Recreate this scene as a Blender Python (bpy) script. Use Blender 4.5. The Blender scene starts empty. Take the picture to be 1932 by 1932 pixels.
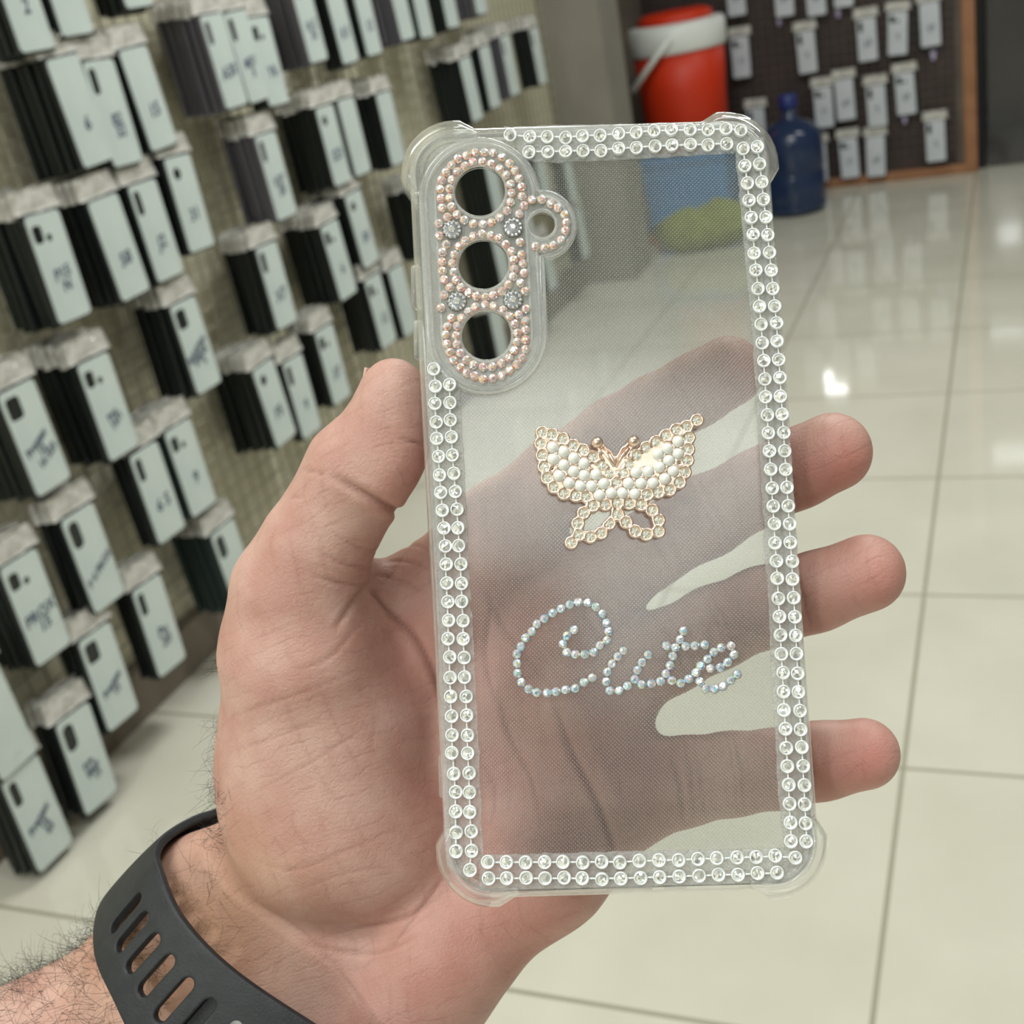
import bpy, bmesh, math, random
import numpy as np
from mathutils import Matrix, Vector
random.seed(7); rng = np.random.default_rng(7)
SC = bpy.context.scene; COL = SC.collection
PI = math.pi

# ---------------------------------------------------------------- camera
F = 2244.0; CAMH = 1.2
_N = np.array([984., 4894., F]); _D = np.array([945., -1219., F])
_z = -_N/np.linalg.norm(_N); _y = _D/np.linalg.norm(_D); _y = _y-_z*(_y@_z); _y /= np.linalg.norm(_y); _x = np.cross(_y, _z)
R = np.stack([_x, _y, _z])                       # rows: world axes seen from the camera (right, down, forward)
CAMP = np.array([0., 0., CAMH])
cam = bpy.data.objects.new('camera', bpy.data.cameras.new('camera')); COL.objects.link(cam)
M = np.eye(4); M[:3, 0] = R[:, 0]; M[:3, 1] = -R[:, 1]; M[:3, 2] = -R[:, 2]; M[:3, 3] = CAMP
cam.matrix_world = Matrix(M.tolist())
cam.data.sensor_width = 36; cam.data.lens = F/1932*36; cam.data.clip_start = 0.02; cam.data.clip_end = 60
cam.data.dof.use_dof = True; cam.data.dof.focus_distance = 0.252; cam.data.dof.aperture_fstop = 25.0
SC.camera = cam
# ---------------------------------------------------------------- world, exposure
w = bpy.data.worlds.new('world'); SC.world = w; w.use_nodes = True
w.node_tree.nodes['Background'].inputs[0].default_value = (0.80, 0.86, 0.82, 1)
w.node_tree.nodes['Background'].inputs[1].default_value = 0.15
SC.view_settings.view_transform = 'Standard'; SC.view_settings.look = 'None'
SC.view_settings.exposure = 0.0; SC.view_settings.gamma = 1.0; SC.view_settings.use_curve_mapping = False
SC.cycles.use_denoising = True
SC.cycles.max_bounces = 12; SC.cycles.transparent_max_bounces = 24; SC.cycles.transmission_bounces = 10
SC.cycles.sample_clamp_indirect = 4.0
CEIL = 2.95
LIGHTS = [(-0.5, -0.4, 1.2, .35, 24), (0.9, 0.6, 1.2, .35, 17), (-0.3, 2.6, 1.2, .35, 46), (0.7, 4.6, 1.2, .35, 18), (-0.06, -4.18, .26, .8, 90), (-0.9, -2.0, 1.2, .35, 18), (1.38, -2.20, 1.55, .90, 9), (1.83, -3.42, .62, 1.5, 5.5)]  # last two panels are added, to be reflected as haze in the case film
for (lx, ly, sx, sy, p) in LIGHTS:
    ld = bpy.data.lights.new('ceiling_panel_light', 'AREA'); ld.shape = 'RECTANGLE'; ld.size = sx; ld.size_y = sy
    ld.energy = p; ld.color = (0.97, 1.0, 0.985)
    lo = bpy.data.objects.new('ceiling_panel_light', ld); COL.objects.link(lo); lo.location = (lx, ly, CEIL-0.05)

# ---------------------------------------------------------------- helpers
def ray(px, py): return R@np.array([px-966., py-966., F])
def at(px, py, z): return CAMP+ray(px, py)*(z/F)
def onX(px, py, c): r = ray(px, py); return CAMP+r*(c/r[0])
def onY(px, py, c): r = ray(px, py); return CAMP+r*(c/r[1])
def ground(px, py): r = ray(px, py); return CAMP+r*(-CAMH/r[2])

def tag(o, label=None, cat=None, group=None, kind=None):
    if label: o['label'] = label
    if cat: o['category'] = cat
    if group: o['group'] = group
    if kind: o['kind'] = kind
    return o
def link(o, parent=None):
    COL.objects.link(o)
    if parent is not None: o.parent = parent
    return o
def obj(name, me, mat=None, parent=None, loc=None):
    if not isinstance(me, bpy.types.Mesh):
        m2 = bpy.data.meshes.new(name); me.to_mesh(m2); me.free(); me = m2
    o = bpy.data.objects.new(name, me); link(o, parent)
    if mat is not None and len(me.materials) == 0:
        for m in (mat if isinstance(mat, (list, tuple)) else [mat]): me.materials.append(m)
    if loc is not None: o.location = loc
    return o
def empty(name, mat4=None, loc=None, label=None, cat=None, group=None):
    o = bpy.data.objects.new(name, None); link(o); o.empty_display_size = 0.02
    if mat4 is not None: o.matrix_world = mat4
    if loc is not None: o.location = loc
    return tag(o, label, cat, group)
def smooth(me, ang=None):
    for p in me.polygons: p.use_smooth = True
    return me
def smo(o): smooth(o.data); return o
def pydata(name, v, f):
    me = bpy.data.meshes.new(name); me.from_pydata([tuple(map(float, a)) for a in v], [], [tuple(map(int, a)) for a in f]); me.update(); return me
def fastmesh(name, v, f):
    v = np.asarray(v, np.float32); f = np.asarray(f, np.int32); k = f.shape[1]
    me = bpy.data.meshes.new(name); me.vertices.add(len(v)); me.vertices.foreach_set('co', v.ravel())
    me.loops.add(f.size); me.loops.foreach_set('vertex_index', f.ravel())
    me.polygons.add(len(f)); me.polygons.foreach_set('loop_start', np.arange(0, f.size, k, dtype=np.int32))
    me.update(calc_edges=True); me.validate(); return me
def box(bm, cx, cy, cz, sx, sy, sz, bev=0, seg=2, mat=0):
    r = bmesh.ops.create_cube(bm, size=1); vs = r['verts']
    for v in vs: v.co = Vector((cx+v.co.x*sx, cy+v.co.y*sy, cz+v.co.z*sz))
    fs = list({f for v in vs for f in v.link_faces})
    for f in fs: f.material_index = mat
    if bev:
        es = list({e for v in vs for e in v.link_edges})
        bmesh.ops.bevel(bm, geom=es, offset=bev, segments=seg, affect='EDGES', profile=.5)
def lathe(bm, prof, n=32, c=(0, 0), cap=True, mat=0):
    rings = []
    for (r, z) in prof:
        rings.append([bm.verts.new((c[0]+r*math.cos(2*PI*i/n), c[1]+r*math.sin(2*PI*i/n), z)) for i in range(n)])
    for a, b in zip(rings, rings[1:]):
        for i in range(n):
            f = bm.faces.new((a[i], a[(i+1) % n], b[(i+1) % n], b[i])); f.material_index = mat; f.smooth = True
    if cap:
        bm.faces.new(rings[0][::-1]).material_index = mat; bm.faces.new(rings[-1]).material_index = mat
def tube(bm, pts, r, n=8, mat=0, closed=False, cap=True):
    pts = [Vector(p) for p in pts]; rs = r if isinstance(r, (list, tuple)) else [r]*len(pts); rings = []
    prev = None; N = len(pts)
    for i, p in enumerate(pts):
        a = pts[(i-1) % N] if (closed or i > 0) else p; b = pts[(i+1) % N] if (closed or i < N-1) else p
        d = (b-a).normalized()
        up = prev if prev is not None else (Vector((0, 0, 1)) if abs(d.z) < .9 else Vector((1, 0, 0)))
        u = (up-d*up.dot(d)).normalized(); v = d.cross(u); prev = u
        rings.append([bm.verts.new(p+(u*math.cos(2*PI*k/n)+v*math.sin(2*PI*k/n))*rs[i]) for k in range(n)])
    prs = list(zip(rings, rings[1:]))+([(rings[-1], rings[0])] if closed else [])
    for a, b in prs:
        for k in range(n):
            f = bm.faces.new((a[k], a[(k+1) % n], b[(k+1) % n], b[k])); f.material_index = mat; f.smooth = True
    if cap and not closed: bm.faces.new(rings[0][::-1]).material_index = mat; bm.faces.new(rings[-1]).material_index = mat
DG = None
def curve2d(name, loops, z0, th, bev=0.0, res=1):
    """closed loops (outer and holes) filled, extruded th thick with centre at z0 -> mesh"""
    cu = bpy.data.curves.new(name, 'CURVE'); cu.dimensions = '2D'; cu.fill_mode = 'BOTH'
    for lp in loops:
        s = cu.splines.new('POLY'); s.points.add(len(lp)-1)
        for i, p in enumerate(lp): s.points[i].co = (p[0], p[1], 0, 1)
        s.use_cyclic_u = True
    cu.extrude = max(th/2-bev, 0); cu.bevel_depth = bev; cu.bevel_resolution = res; cu.offset = -bev
    o = bpy.data.objects.new(name, cu); COL.objects.link(o)
    dg = bpy.context.evaluated_depsgraph_get(); me = bpy.data.meshes.new_from_object(o.evaluated_get(dg))
    bpy.data.objects.remove(o); me.transform(Matrix.Translation((0, 0, z0))); me.name = name; me.materials.clear(); return me
def textmesh(name, txt, size, shear=.2, w=0.004):
    cu = bpy.data.curves.new(name, 'FONT'); cu.body = txt; cu.size = size; cu.shear = shear; cu.align_x = 'CENTER'; cu.align_y = 'CENTER'
    cu.extrude = 0.0002; cu.offset = .0005; cu.resolution_u = 2; cu.space_line = .8
    o = bpy.data.objects.new(name, cu); COL.objects.link(o)
    dg = bpy.context.evaluated_depsgraph_get(); me = bpy.data.meshes.new_from_object(o.evaluated_get(dg))
    bpy.data.objects.remove(o); me.materials.clear(); return me
def rrect(w, h, r, n=6, cx=0, cy=0):
    pts = []
    for (sx, sy, a0) in ((1, 1, 0), (-1, 1, 90), (-1, -1, 180), (1, -1, 270)):
        for i in range(n+1):
            a = math.radians(a0+90*i/n); pts.append((cx+sx*(w/2-r)+r*math.cos(a), cy+sy*(h/2-r)+r*math.sin(a)))
    return pts
def circ(cx, cy, r, n=32): return [(cx+r*math.cos(2*PI*i/n), cy+r*math.sin(2*PI*i/n)) for i in range(n)]
def catmull(P, n, closed=False):
    P = np.asarray(P, float); N = len(P); out = []
    segs = N if closed else N-1
    for i in range(segs):
        g = (lambda k: P[k % N]) if closed else (lambda k: P[min(max(k, 0), N-1)])
        p0, p1, p2, p3 = g(i-1), g(i), g(i+1), g(i+2)
        for j in range(n):
            t = j/n; out.append(.5*((2*p1)+(-p0+p2)*t+(2*p0-5*p1+4*p2-p3)*t*t+(-p0+3*p1-3*p2+p3)*t**3))
    if not closed: out.append(P[-1])
    return np.array(out)

# ---------------------------------------------------------------- materials
def mat(name, color=(.8, .8, .8), rough=.5, metal=0, **kw):
    m = bpy.data.materials.new(name); m.use_nodes = True; b = m.node_tree.nodes['Principled BSDF']
    b.inputs['Base Color'].default_value = (*color, 1); b.inputs['Roughness'].default_value = rough; b.inputs['Metallic'].default_value = metal
    for k, v in kw.items():
        k = k.replace('_', ' ')
        if k in b.inputs: b.inputs[k].default_value = v
    return m
def nt(m): return m.node_tree.nodes, m.node_tree.links, m.node_tree.nodes['Principled BSDF']
def noisy(m, c1, c2, scale=5, detail=4, coord='Object', bump=0, bscale=None):
    n, l, b = nt(m); tc = n.new('ShaderNodeTexCoord'); no = n.new('ShaderNodeTexNoise'); no.inputs['Scale'].default_value = scale; no.inputs['Detail'].default_value = detail
    l.new(tc.outputs[coord], no.inputs['Vector']); r = n.new('ShaderNodeValToRGB')
    r.color_ramp.elements[0].position = .35; r.color_ramp.elements[1].position = .65
    r.color_ramp.elements[0].color = (*c1, 1); r.color_ramp.elements[1].color = (*c2, 1)
    l.new(no.outputs[0], r.inputs[0]); l.new(r.outputs[0], b.inputs['Base Color'])
    if bump:
        n2 = n.new('ShaderNodeTexNoise'); n2.inputs['Scale'].default_value = bscale or scale*3; l.new(tc.outputs[coord], n2.inputs['Vector'])
        bp = n.new('ShaderNodeBump'); bp.inputs['Strength'].default_value = 1; bp.inputs['Distance'].default_value = bump
        l.new(n2.outputs[0], bp.inputs['Height']); l.new(bp.outputs[0], b.inputs['Normal'])
    return m
def transmix(m, fac):
    """mix the surface with plain transparency (fac = share of the surface)"""
    n, l, b = nt(m); out = n['Material Output']; t = n.new('ShaderNodeBsdfTransparent'); mx = n.new('ShaderNodeMixShader')
    mx.inputs[0].default_value = fac; l.new(t.outputs[0], mx.inputs[1]); l.new(b.outputs[0], mx.inputs[2]); l.new(mx.outputs[0], out.inputs[0]); return mx
def math_n(n, op, *a):
    k = n.new('ShaderNodeMath'); k.operation = op
    return k

# floor tiles
def floor_mat():
    m = mat('glossy_beige_tile', rough=.13); n, l, b = nt(m); tc = n.new('ShaderNodeTexCoord'); sp = n.new('ShaderNodeSeparateXYZ'); l.new(tc.outputs['Object'], sp.inputs[0])
    def grout(sock, off, per):
        a = n.new('ShaderNodeMath'); a.operation = 'SUBTRACT'; l.new(sock, a.inputs[0]); a.inputs[1].default_value = off-per/2
        c = n.new('ShaderNodeMath'); c.operation = 'MODULO' if False else 'WRAP'; l.new(a.outputs[0], c.inputs[0]); c.inputs[1].default_value = per; c.inputs[2].default_value = 0
        d = n.new('ShaderNodeMath'); d.operation = 'SUBTRACT'; l.new(c.outputs[0], d.inputs[0]); d.inputs[1].default_value = per/2
        e = n.new('ShaderNodeMath'); e.operation = 'ABSOLUTE'; l.new(d.outputs[0], e.inputs[0])
        g = n.new('ShaderNodeMath'); g.operation = 'LESS_THAN'; l.new(e.outputs[0], g.inputs[0]); g.inputs[1].default_value = .0035; return g
    gx = grout(sp.outputs[0], -.162, .4976); gy = grout(sp.outputs[1], 1.004, .5225)
    mx = n.new('ShaderNodeMath'); mx.operation = 'MAXIMUM'; l.new(gx.outputs[0], mx.inputs[0]); l.new(gy.outputs[0], mx.inputs[1])
    no = n.new('ShaderNodeTexNoise'); no.inputs['Scale'].default_value = 4; no.inputs['Detail'].default_value = 5; l.new(tc.outputs['Object'], no.inputs['Vector'])
    r = n.new('ShaderNodeValToRGB'); r.color_ramp.elements[0].position = .3; r.color_ramp.elements[1].position = .7
    r.color_ramp.elements[0].color = (.60, .58, .485, 1); r.color_ramp.elements[1].color = (.67, .645, .55, 1); l.new(no.outputs[0], r.inputs[0])
    mc = n.new('ShaderNodeMix'); mc.data_type = 'RGBA'; l.new(mx.outputs[0], mc.inputs[0]); l.new(r.outputs[0], mc.inputs[6]); mc.inputs[7].default_value = (.30, .28, .20, 1)
    l.new(mc.outputs[2], b.inputs['Base Color'])
    rr = n.new('ShaderNodeMath'); rr.operation = 'MULTIPLY_ADD'; l.new(mx.outputs[0], rr.inputs[0]); rr.inputs[1].default_value = .5; rr.inputs[2].default_value = .07; l.new(rr.outputs[0], b.inputs['Roughness'])
    b.inputs['IOR'].default_value = 1.6
    return m
M_floor = floor_mat()
M_wall = noisy(mat('cream_slat_wall', rough=.6), (.64, .60, .45), (.74, .70, .54), 2.5)
M_shopwall = noisy(mat('muted_shop_wall', rough=.8), (.16, .16, .14), (.34, .33, .29), 1.6)
M_pillar = noisy(mat('grey_plaster', rough=.8), (.235, .22, .185), (.28, .265, .22), 3)
M_white = mat('white_plaster', (.72, .73, .68), .8)
M_farwall = noisy(mat('dim_brown_wall', rough=.8), (.16, .13, .10), (.24, .20, .16), 4)
M_panel = noisy(mat('dark_brown_board', rough=.55), (.035, .022, .020), (.055, .036, .032), 8)
M_wood = noisy(mat('orange_brown_wood', rough=.45), (.30, .135, .06), (.38, .18, .085), 14)
M_wire = mat('grid_wire', (.17, .13, .12), .35, .6)
M_cwire = mat('cream_grid_wire', (.42, .40, .30), .45, .1)
M_hook = mat('chrome_hook', (.75, .75, .74), .25, .9)
M_shell = mat('black_phone_shell', (.012, .016, .015), .22, IOR=1.5)
M_shell2 = mat('smoky_clear_shell', (.10, .095, .11), .12, IOR=1.55)
M_shell3 = mat('dark_green_shell', (.02, .035, .032), .25)
M_card = noisy(mat('white_insert_card', rough=.35), (.55, .62, .60), (.60, .67, .64), 12)
M_card2 = noisy(mat('violet_white_card', rough=.35), (.56, .59, .63), (.62, .65, .69), 12)
M_ink = mat('blue_black_ink', (.05, .07, .13), .5)
M_bag = noisy(mat('crumpled_clear_bag', rough=.22), (.52, .50, .45), (.74, .72, .67), 60, bump=.002, bscale=70); transmix(M_bag, .82)
M_orange = mat('orange_red_plastic', (.64, .032, .003), .5)
M_cwhite = mat('cooler_white_plastic', (.80, .82, .78), .4)
M_blue = mat('blue_crate_plastic', (.06, .26, .55), .45)
M_olive = noisy(mat('olive_cloth', rough=.9), (.17, .20, .02), (.26, .29, .05), 20, bump=.004)
M_bottle = mat('blue_polycarbonate', (.018, .034, .085), .14, IOR=1.5); M_bcap = mat('blue_cap_plastic', (.015, .03, .16), .4)
M_broomblue = mat('blue_broom_grip', (.02, .17, .50), .4); M_pole = mat('grey_pole', (.26, .26, .23), .35, .5)
M_red = mat('dark_red_plastic', (.30, .02, .02), .5); M_tan = mat('tan_wood', (.32, .15, .06), .6)
M_curtain = noisy(mat('dark_grey_cloth', rough=.9), (.030, .030, .034), (.07, .07, .075), 2)
M_dark = mat('near_black_paint', (.006, .006, .009), .7)
M_glass = mat('dark_door_glass', (.010, .010, .014), .03, IOR=1.95); transmix(M_glass, .75)
M_tip = mat('lavender_hook_tag', (.50, .45, .66), .4)

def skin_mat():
    m = mat('warm_skin', (.6, .38, .3), .52); n, l, b = nt(m)
    a = n.new('ShaderNodeAttribute'); a.attribute_name = 'tint'; sep = n.new('ShaderNodeSeparateColor'); l.new(a.outputs['Color'], sep.inputs[0])
    tc = n.new('ShaderNodeTexCoord')
    no = n.new('ShaderNodeTexNoise'); no.inputs['Scale'].default_value = 75; no.inputs['Detail'].default_value = 5; l.new(tc.outputs['Object'], no.inputs['Vector'])
    r = n.new('ShaderNodeValToRGB'); r.color_ramp.elements[0].position = .36; r.color_ramp.elements[1].position = .66
    r.color_ramp.elements[0].color = (.50, .275, .225, 1); r.color_ramp.elements[1].color = (.60, .385, .325, 1); l.new(no.outputs[0], r.inputs[0])
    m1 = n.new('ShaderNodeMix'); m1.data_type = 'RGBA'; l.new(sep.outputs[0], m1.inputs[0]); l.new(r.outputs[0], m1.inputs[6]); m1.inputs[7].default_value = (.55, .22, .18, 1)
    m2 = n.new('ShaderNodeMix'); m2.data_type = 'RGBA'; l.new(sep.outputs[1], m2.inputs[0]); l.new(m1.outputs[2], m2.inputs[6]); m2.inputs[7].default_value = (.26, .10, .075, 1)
    m3 = n.new('ShaderNodeMix'); m3.data_type = 'RGBA'; l.new(sep.outputs[2], m3.inputs[0]); l.new(m2.outputs[2], m3.inputs[6]); m3.inputs[7].default_value = (.62, .36, .22, 1)
    # network of fine skin lines, coarse and fine
    nz = n.new('ShaderNodeTexNoise'); nz.inputs['Scale'].default_value = 60; l.new(tc.outputs['Object'], nz.inputs['Vector'])
    off = n.new('ShaderNodeVectorMath'); off.operation = 'MULTIPLY_ADD'; l.new(nz.outputs['Color'], off.inputs[0]); off.inputs[1].default_value = (.006, .006, .006); l.new(tc.outputs['Object'], off.inputs[2])
    def net(rot, sc, seed):
        mp = n.new('ShaderNodeMapping'); mp.inputs['Rotation'].default_value = rot; l.new(off.outputs[0], mp.inputs['Vector'])
        wv = n.new('ShaderNodeTexWave'); wv.inputs['Scale'].default_value = sc; wv.inputs['Distortion'].default_value = 3.5; wv.inputs['Detail'].default_value = 4; wv.inputs['Detail Scale'].default_value = 1.2; l.new(mp.outputs[0], wv.inputs['Vector'])
        pw = n.new('ShaderNodeMath'); pw.operation = 'POWER'; l.new(wv.outputs['Fac'], pw.inputs[0]); pw.inputs[1].default_value = 9
        nm = n.new('ShaderNodeTexNoise'); nm.inputs['Scale'].default_value = 110+seed; l.new(mp.outputs[0], nm.inputs['Vector'])
        mr = n.new('ShaderNodeMapRange'); l.new(nm.outputs[0], mr.inputs[0]); mr.inputs[1].default_value = .42; mr.inputs[2].default_value = .68
        mu = n.new('ShaderNodeMath'); mu.operation = 'MULTIPLY'; l.new(pw.outputs[0], mu.inputs[0]); l.new(mr.outputs[0], mu.inputs[1]); return mu.outputs[0]
    def addn(*q):
        o_ = q[0]
        for k in q[1:]: a_ = n.new('ShaderNodeMath'); a_.operation = 'ADD'; l.new(o_, a_.inputs[0]); l.new(k, a_.inputs[1]); o_ = a_.outputs[0]
        return o_
    g1 = addn(net((0, .25, .1), 62, 0), net((.1, -1.1, .4), 88, 31)); g2 = addn(net((0, .9, 0), 210, 50), net((.3, -.5, .2), 240, 77))
    ga = n.new('ShaderNodeMath'); ga.operation = 'MULTIPLY_ADD'; l.new(g2, ga.inputs[0]); ga.inputs[1].default_value = .45; l.new(g1, ga.inputs[2])
    gm = n.new('ShaderNodeMath'); gm.operation = 'MULTIPLY'; l.new(ga.outputs[0], gm.inputs[0]); gm.inputs[1].default_value = .17; gm.use_clamp = True
    m4 = n.new('ShaderNodeMix'); m4.data_type = 'RGBA'; l.new(gm.outputs[0], m4.inputs[0]); l.new(m3.outputs[2], m4.inputs[6]); m4.inputs[7].default_value = (.30, .13, .10, 1)
    l.new(m4.outputs[2], b.inputs['Base Color'])
    bpn = n.new('ShaderNodeBump'); bpn.invert = True; bpn.inputs['Strength'].default_value = .6; bpn.inputs['Distance'].default_value = .00010; l.new(ga.outputs[0], bpn.inputs['Height'])
    b.inputs['Subsurface Weight'].default_value = .22; b.inputs['Subsurface Radius'].default_value = (1, .35, .2); b.inputs['Subsurface Scale'].default_value = .003
    b.inputs['IOR'].default_value = 1.42
    # fine crossing skin lines
    def lines(rot, sc, dist):
        mp = n.new('ShaderNodeMapping'); mp.inputs['Rotation'].default_value = rot; l.new(tc.outputs['Object'], mp.inputs['Vector'])
        wv = n.new('ShaderNodeTexWave'); wv.inputs['Scale'].default_value = sc; wv.inputs['Distortion'].default_value = dist; wv.inputs['Detail'].default_value = 3; wv.inputs['Detail Scale'].default_value = 1.6
        l.new(mp.outputs[0], wv.inputs['Vector']); return wv
    w1 = lines((0, .5, .3), 420, 9); w2 = lines((0, -.8, .9), 330, 9)
    vo = n.new('ShaderNodeTexVoronoi'); vo.inputs['Scale'].default_value = 900; l.new(tc.outputs['Object'], vo.inputs['Vector'])
    s1 = n.new('ShaderNodeMath'); s1.operation = 'ADD'; l.new(w1.outputs['Fac'], s1.inputs[0]); l.new(w2.outputs['Fac'], s1.inputs[1])
    s2 = n.new('ShaderNodeMath'); s2.operation = 'ADD'; l.new(s1.outputs[0], s2.inputs[0]); l.new(vo.outputs['Distance'], s2.inputs[1])
    bp = n.new('ShaderNodeBump'); bp.inputs['Strength'].default_value = .55; bp.inputs['Distance'].default_value = .00005; l.new(s2.outputs[0], bp.inputs['Height']); l.new(bpn.outputs[0], bp.inputs['Normal'])
    n3 = n.new('ShaderNodeTexNoise'); n3.inputs['Scale'].default_value = 420; n3.inputs['Detail'].default_value = 6; l.new(tc.outputs['Object'], n3.inputs['Vector'])
    bp2 = n.new('ShaderNodeBump'); bp2.inputs['Strength'].default_value = .6; bp2.inputs['Distance'].default_value = .00008; l.new(n3.outputs[0], bp2.inputs['Height']); l.new(bp.outputs[0], bp2.inputs['Normal'])
    l.new(bp2.outputs[0], b.inputs['Normal'])
    return m
M_skin = skin_mat()
M_nail = mat('nail', (.62, .42, .36), .3)
M_hair = mat('black_arm_hair', (.012, .009, .008), .5)
M_rubber = noisy(mat('charcoal_rubber', rough=.55), (.012, .014, .017), (.018, .021, .025), 300, bump=.0001, bscale=1500)
M_stud = mat('grey_metal_stud', (.16, .17, .165), .4, .7)

def clear_mat(name, body, rough, fac, tint=(.96, .98, .97)):
    """clear soft plastic: refracting share + plain see-through share + fresnel gloss"""
    m = mat(name, tint, rough, IOR=1.45); n, l, b = nt(m); b.inputs['Transmission Weight'].default_value = body
    transmix(m, fac); return m
M_tpu = clear_mat('clear_soft_plastic', .78, .04, .45)
M_tpu2 = clear_mat('thick_clear_plastic', .84, .03, .5)
M_glue = clear_mat('dried_clear_glue', .62, .12, .42)
def bumpify(m, sc, d, tex='noise'):
    n, l, b = nt(m); tc = n.new('ShaderNodeTexCoord'); no = n.new('ShaderNodeTexNoise'); no.inputs['Scale'].default_value = sc; no.inputs['Detail'].default_value = 4
    l.new(tc.outputs['Object'], no.inputs['Vector']); bp = n.new('ShaderNodeBump'); bp.inputs['Distance'].default_value = d; bp.inputs['Strength'].default_value = 1
    l.new(no.outputs[0], bp.inputs['Height']); l.new(bp.outputs[0], b.inputs['Normal'])
bumpify(M_glue, 1300, .0012)
M_ridge = clear_mat('clear_ridge_plastic', .72, .06, .48)
def film_mat():
    m = mat('dotted_clear_film', (.80, .82, .82), .35); n, l, b = nt(m); out = n['Material Output']
    tc = n.new('ShaderNodeTexCoord'); sp = n.new('ShaderNodeSeparateXYZ'); l.new(tc.outputs['Object'], sp.inputs[0])
    P = .00084
    def mk(op, a, bb=None, cc=None):
        k = n.new('ShaderNodeMath'); k.operation = op
        for i, q in enumerate((a, bb, cc)):
            if q is None: continue
            if isinstance(q, (int, float)): k.inputs[i].default_value = q
            else: l.new(q, k.inputs[i])
        return k.outputs[0]
    def lat(ox, oy):
        x = mk('ADD', sp.outputs[0], ox); y = mk('ADD', sp.outputs[1], oy)
        x = mk('SUBTRACT', mk('WRAP', x, P, 0.), P/2); y = mk('SUBTRACT', mk('WRAP', y, P, 0.), P/2)
        d = mk('ADD', mk('MULTIPLY', x, x), mk('MULTIPLY', y, y)); return mk('LESS_THAN', d, (.000105)**2)
    dots = mk('MAXIMUM', lat(0, 0), lat(P/2, P/2))
    fac = mk('MULTIPLY_ADD', dots, .45, .05)
    t = n.new('ShaderNodeBsdfTransparent'); t.inputs[0].default_value = (.97, .98, .975, 1)
    df = n.new('ShaderNodeBsdfDiffuse'); df.inputs[0].default_value = (.80, .84, .83, 1)
    tr = n.new('ShaderNodeBsdfTranslucent'); tr.inputs[0].default_value = (.80, .84, .83, 1)
    mm = n.new('ShaderNodeMixShader'); mm.inputs[0].default_value = .3; l.new(df.outputs[0], mm.inputs[1]); l.new(tr.outputs[0], mm.inputs[2])
    m1 = n.new('ShaderNodeMixShader'); l.new(fac, m1.inputs[0]); l.new(t.outputs[0], m1.inputs[1]); l.new(mm.outputs[0], m1.inputs[2])
    gl = n.new('ShaderNodeBsdfGlossy'); gl.inputs['Roughness'].default_value = .13
    fr = n.new('ShaderNodeFresnel'); fr.inputs[0].default_value = 1.8
    m2 = n.new('ShaderNodeMixShader'); l.new(fr.outputs[0], m2.inputs[0]); l.new(m1.outputs[0], m2.inputs[1]); l.new(gl.outputs[0], m2.inputs[2])
    l.new(m2.outputs[0], out.inputs[0]); return m
M_film = film_mat()
M_bezel = mat('silver_white_bezel', (.90, .93, .92), .22, .25)
M_gem = mat('clear_crystal', (.97, .99, .97), .05, .72)
M_gem2 = mat('butterfly_crystal', (.92, .95, .90), .06, .6)
M_gold = noisy(mat('rose_gold_metal', rough=.25, metal=.85), (.86, .64, .52), (.92, .78, .66), 500)
M_champ = mat('champagne_metal', (.86, .72, .52), .35, .85)
M_pearl = mat('white_pearl', (.82, .83, .78), .25); M_pearl.node_tree.nodes['Principled BSDF'].inputs['Coat Weight'].default_value = .6
def ab_mat(name, cols, metal=.55):
    m = mat(name, rough=.12, metal=metal); n, l, b = nt(m)
    g = n.new('ShaderNodeNewGeometry'); oi = n.new('ShaderNodeObjectInfo'); d = n.new('ShaderNodeVectorMath'); d.operation = 'DOT_PRODUCT'
    l.new(g.outputs['Normal'], d.inputs[0]); d.inputs[1].default_value = (.9, .35, 1.6)
    a = n.new('ShaderNodeMath'); a.operation = 'MULTIPLY_ADD'; l.new(oi.outputs['Random'], a.inputs[0]); a.inputs[1].default_value = .6; l.new(d.outputs['Value'], a.inputs[2])
    fr = n.new('ShaderNodeMath'); fr.operation = 'FRACT'; l.new(a.outputs[0], fr.inputs[0])
    r = n.new('ShaderNodeValToRGB'); cr = r.color_ramp; cr.interpolation = 'LINEAR'
    while len(cr.elements) < len(cols): cr.elements.new(.5)
    for i, c in enumerate(cols): cr.elements[i].position = i/(len(cols)-1); cr.elements[i].color = (*c, 1)
    l.new(fr.outputs[0], r.inputs[0]); l.new(r.outputs[0], b.inputs['Base Color']); return m
M_ab = ab_mat('rose_iridescent_bead', [(.95, .92, .90), (.95, .45, .30), (.96, .82, .78), (.95, .95, .92), (.88, .34, .42), (.97, .92, .84), (.50, .78, .93), (.97, .95, .93), (.93, .62, .25), (.95, .92, .90)])
M_ab2 = ab_mat('blue_iridescent_bead', [(.92, .94, .96), (.25, .62, .90), (.95, .95, .90), (.50, .88, .84), (.95, .62, .76), (.90, .94, .97), (.95, .85, .45), (.35, .50, .90), (.94, .96, .96), (.92, .94, .96)])

# ================================================================ the room
def slab(name, x0, x1, y0, y1, z0, z1, m, kind='structure', bev=0):
    bm = bmesh.new(); cx, cy, cz = (x0+x1)/2, (y0+y1)/2, (z0+z1)/2; box(bm, 0, 0, 0, x1-x0, y1-y0, z1-z0, bev)
    o = obj(name, bm, m, loc=(cx, cy, cz))
    if kind: o['kind'] = kind
    return o
fl = slab('floor', -1.7, 2.3, -4.9, 7.4, -.05, 0, M_floor)
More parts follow.
